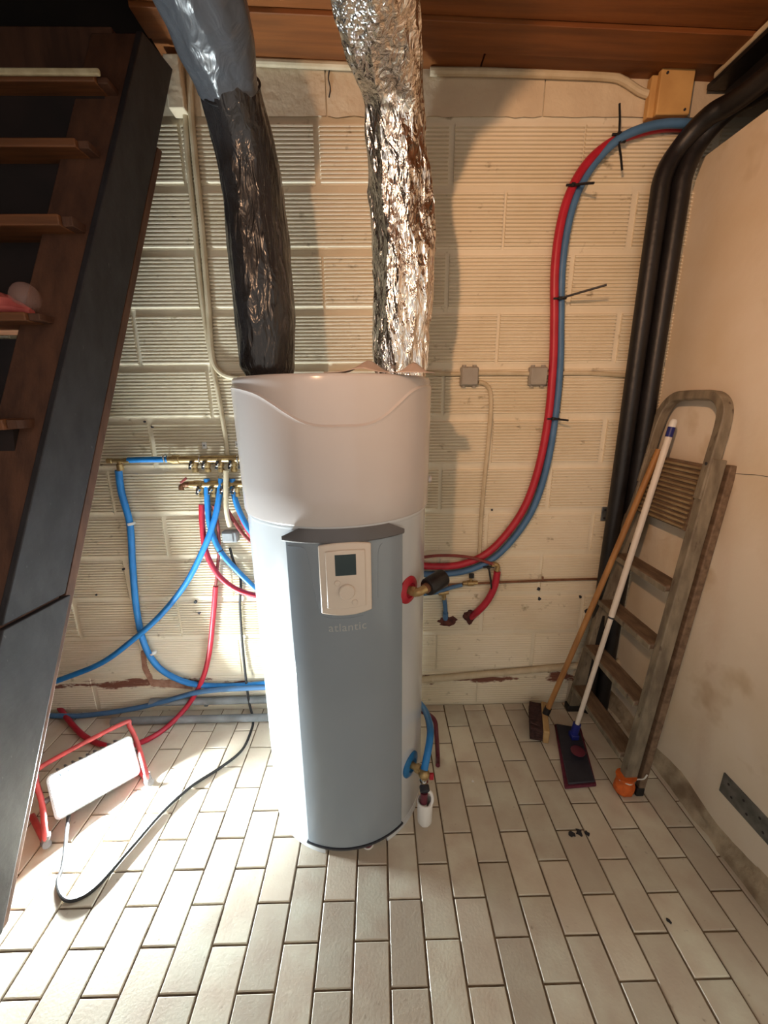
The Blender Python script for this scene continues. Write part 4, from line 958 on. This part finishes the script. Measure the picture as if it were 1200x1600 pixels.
MB().tube([hb_ - dh * 0.01, hb_ + dh * 0.035], 0.0165, 14).build('ferrule', M_['black'], t)
MB().tube([hb_ + dh * 0.02, hb_.lerp(top, .5) + V((0.002, 0, 0)), top], 0.0125, 14).build('handle', M_['broom_wood'], t)

# flat mop
q = [at(868, 1130, Z=0.02), at(906, 1136, Z=0.02), at(931, 1222, Z=0.02), at(886, 1226, Z=0.02)]
t = thing('flat_mop', 'dark flat floor mop with white handle leaning on the ladder', 'mop', ((q[0] + q[2]) / 2).to_tuple()[:2] + (0,))
cen = sum(q, V()) / 4
def infl(k, z): return [V((cen.x + (p.x - cen.x) * k, cen.y + (p.y - cen.y) * (1 + (k - 1) * .35), z)) for p in q]
MB().prism(infl(1.10, 0.0005), (0, 0, 0.012)).build('pad', M_['mop_pad'], t, bevel=0.004)
pl2 = MB().prism(infl(0.94, 0.0125), (0, 0, 0.010)).build('plate', M_['mop_dark'], t, bevel=0.004)
MB().lathe([(0.030, 0), (0.030, 0.004), (0.02, 0.007)], cen + V((0.005, -0.02, 0.0225)), (0, 0, 1), 20).build('pedal', M_['maroon'], pl2)
j0 = at(897, 1146, Z=0.045); top = onplane(1052, 660, PL - V((0.040, 0, 0)), npl); dm = (top - j0).normalized()
MB().box((j0.x - .018, j0.y - .02, 0.022), (j0.x + .018, j0.y + .02, 0.048)).build('joint', M_['mop_blue'], t, bevel=0.005)
MB().tube([j0, j0 + dm * 0.055], 0.0175, 14).build('socket', M_['mop_blue'], t)
L_ = (top - j0).length
MB().tube([j0 + dm * 0.045, j0 + dm * (L_ * 0.42)], 0.0105, 14).build('lower_tube', M_['mop_white'], t)
MB().tube([j0 + dm * (L_ * 0.42 - .004), j0 + dm * (L_ * 0.42 + .004)], 0.0128, 14).build('lock_ring', M_['seal'], t)
up_ = MB().tube([j0 + dm * (L_ * 0.42), j0 + dm * (L_ - 0.055)], 0.0125, 14).build('upper_tube', M_['mop_white'], t)
MB().tube([j0 + dm * (L_ - 0.056), j0 + dm * (L_ - 0.018)], 0.0132, 14).build('grip_band', M_['mop_blue'], t)
MB().lathe([(0.0128, 0), (0.0128, 0.022), (0.008, 0.030), (0.002, 0.032)], j0 + dm * (L_ - 0.018), dm, 14).build('end_cap', M_['white_cable'], t)

# scraps on the floor
for k, (x, y, r, m, lb) in enumerate(((893, 1303, .012, 'seal', 'dark leaf scrap left of the pair on the floor tiles'), (905, 1301, .014, 'seal', 'dark leaf scrap in the middle of the floor tiles right of heater'), (917, 1302, .009, 'seal', 'small dark scrap nearest the ladder on the tiles'), (739, 1221, .006, 'white_siphon', 'tiny white chip on the tiles right of the heater'), (1045, 1439, .007, 'seal', 'dark spot of dirt on the tiles near the right wall'))):
    c = at(x, y, Z=0.001); rr = random.Random(k)
    pts = [c + V((math.cos(2 * math.pi * i / 9) * r * rr.uniform(.5, 1.2), math.sin(2 * math.pi * i / 9) * r * rr.uniform(.5, 1.4), 0)) for i in range(9)]
    tag(MB().prism(pts, (0, 0, 0.002)).build('floor_scrap', M_[m], smooth=0), lb, 'scrap', 'scraps on the floor')
# ------------------------------------------------------------------ bare bulb behind the photographer
t = thing('ceiling_lamp', 'warm reflector spot lamp hung from the ceiling behind the camera', 'lamp', (BULB.x, BULB.y, cz(BULB.x)))
aim = (BULB_AIM - BULB).normalized()
MB().tube([BULB - aim * 0.07 + V((0, 0, 0.02)), V((BULB.x, BULB.y - 0.07, cz(BULB.x)))], 0.006, 8).build('stem', M_['black'], t)
MB().lathe([(0.018, -0.10), (0.022, -0.09), (0.024, -0.06), (0.040, -0.035), (0.050, -0.004), (0.047, -0.004), (0.036, -0.034), (0.016, -0.055)], BULB, aim, 24).build('reflector_shell', M_['steel'], t)
ld_ = bpy.data.lights.new('bulb', 'SPOT'); ld_.energy = BULB_POWER; ld_.color = BULB_COLOR; ld_.shadow_soft_size = 0.030
ld_.spot_size = R(88); ld_.spot_blend = 1.0
lo = bpy.data.objects.new('bulb', ld_); reg(lo, BULB + aim * 0.034, t)
lo.rotation_euler = aim.to_track_quat('-Z', 'Y').to_euler()
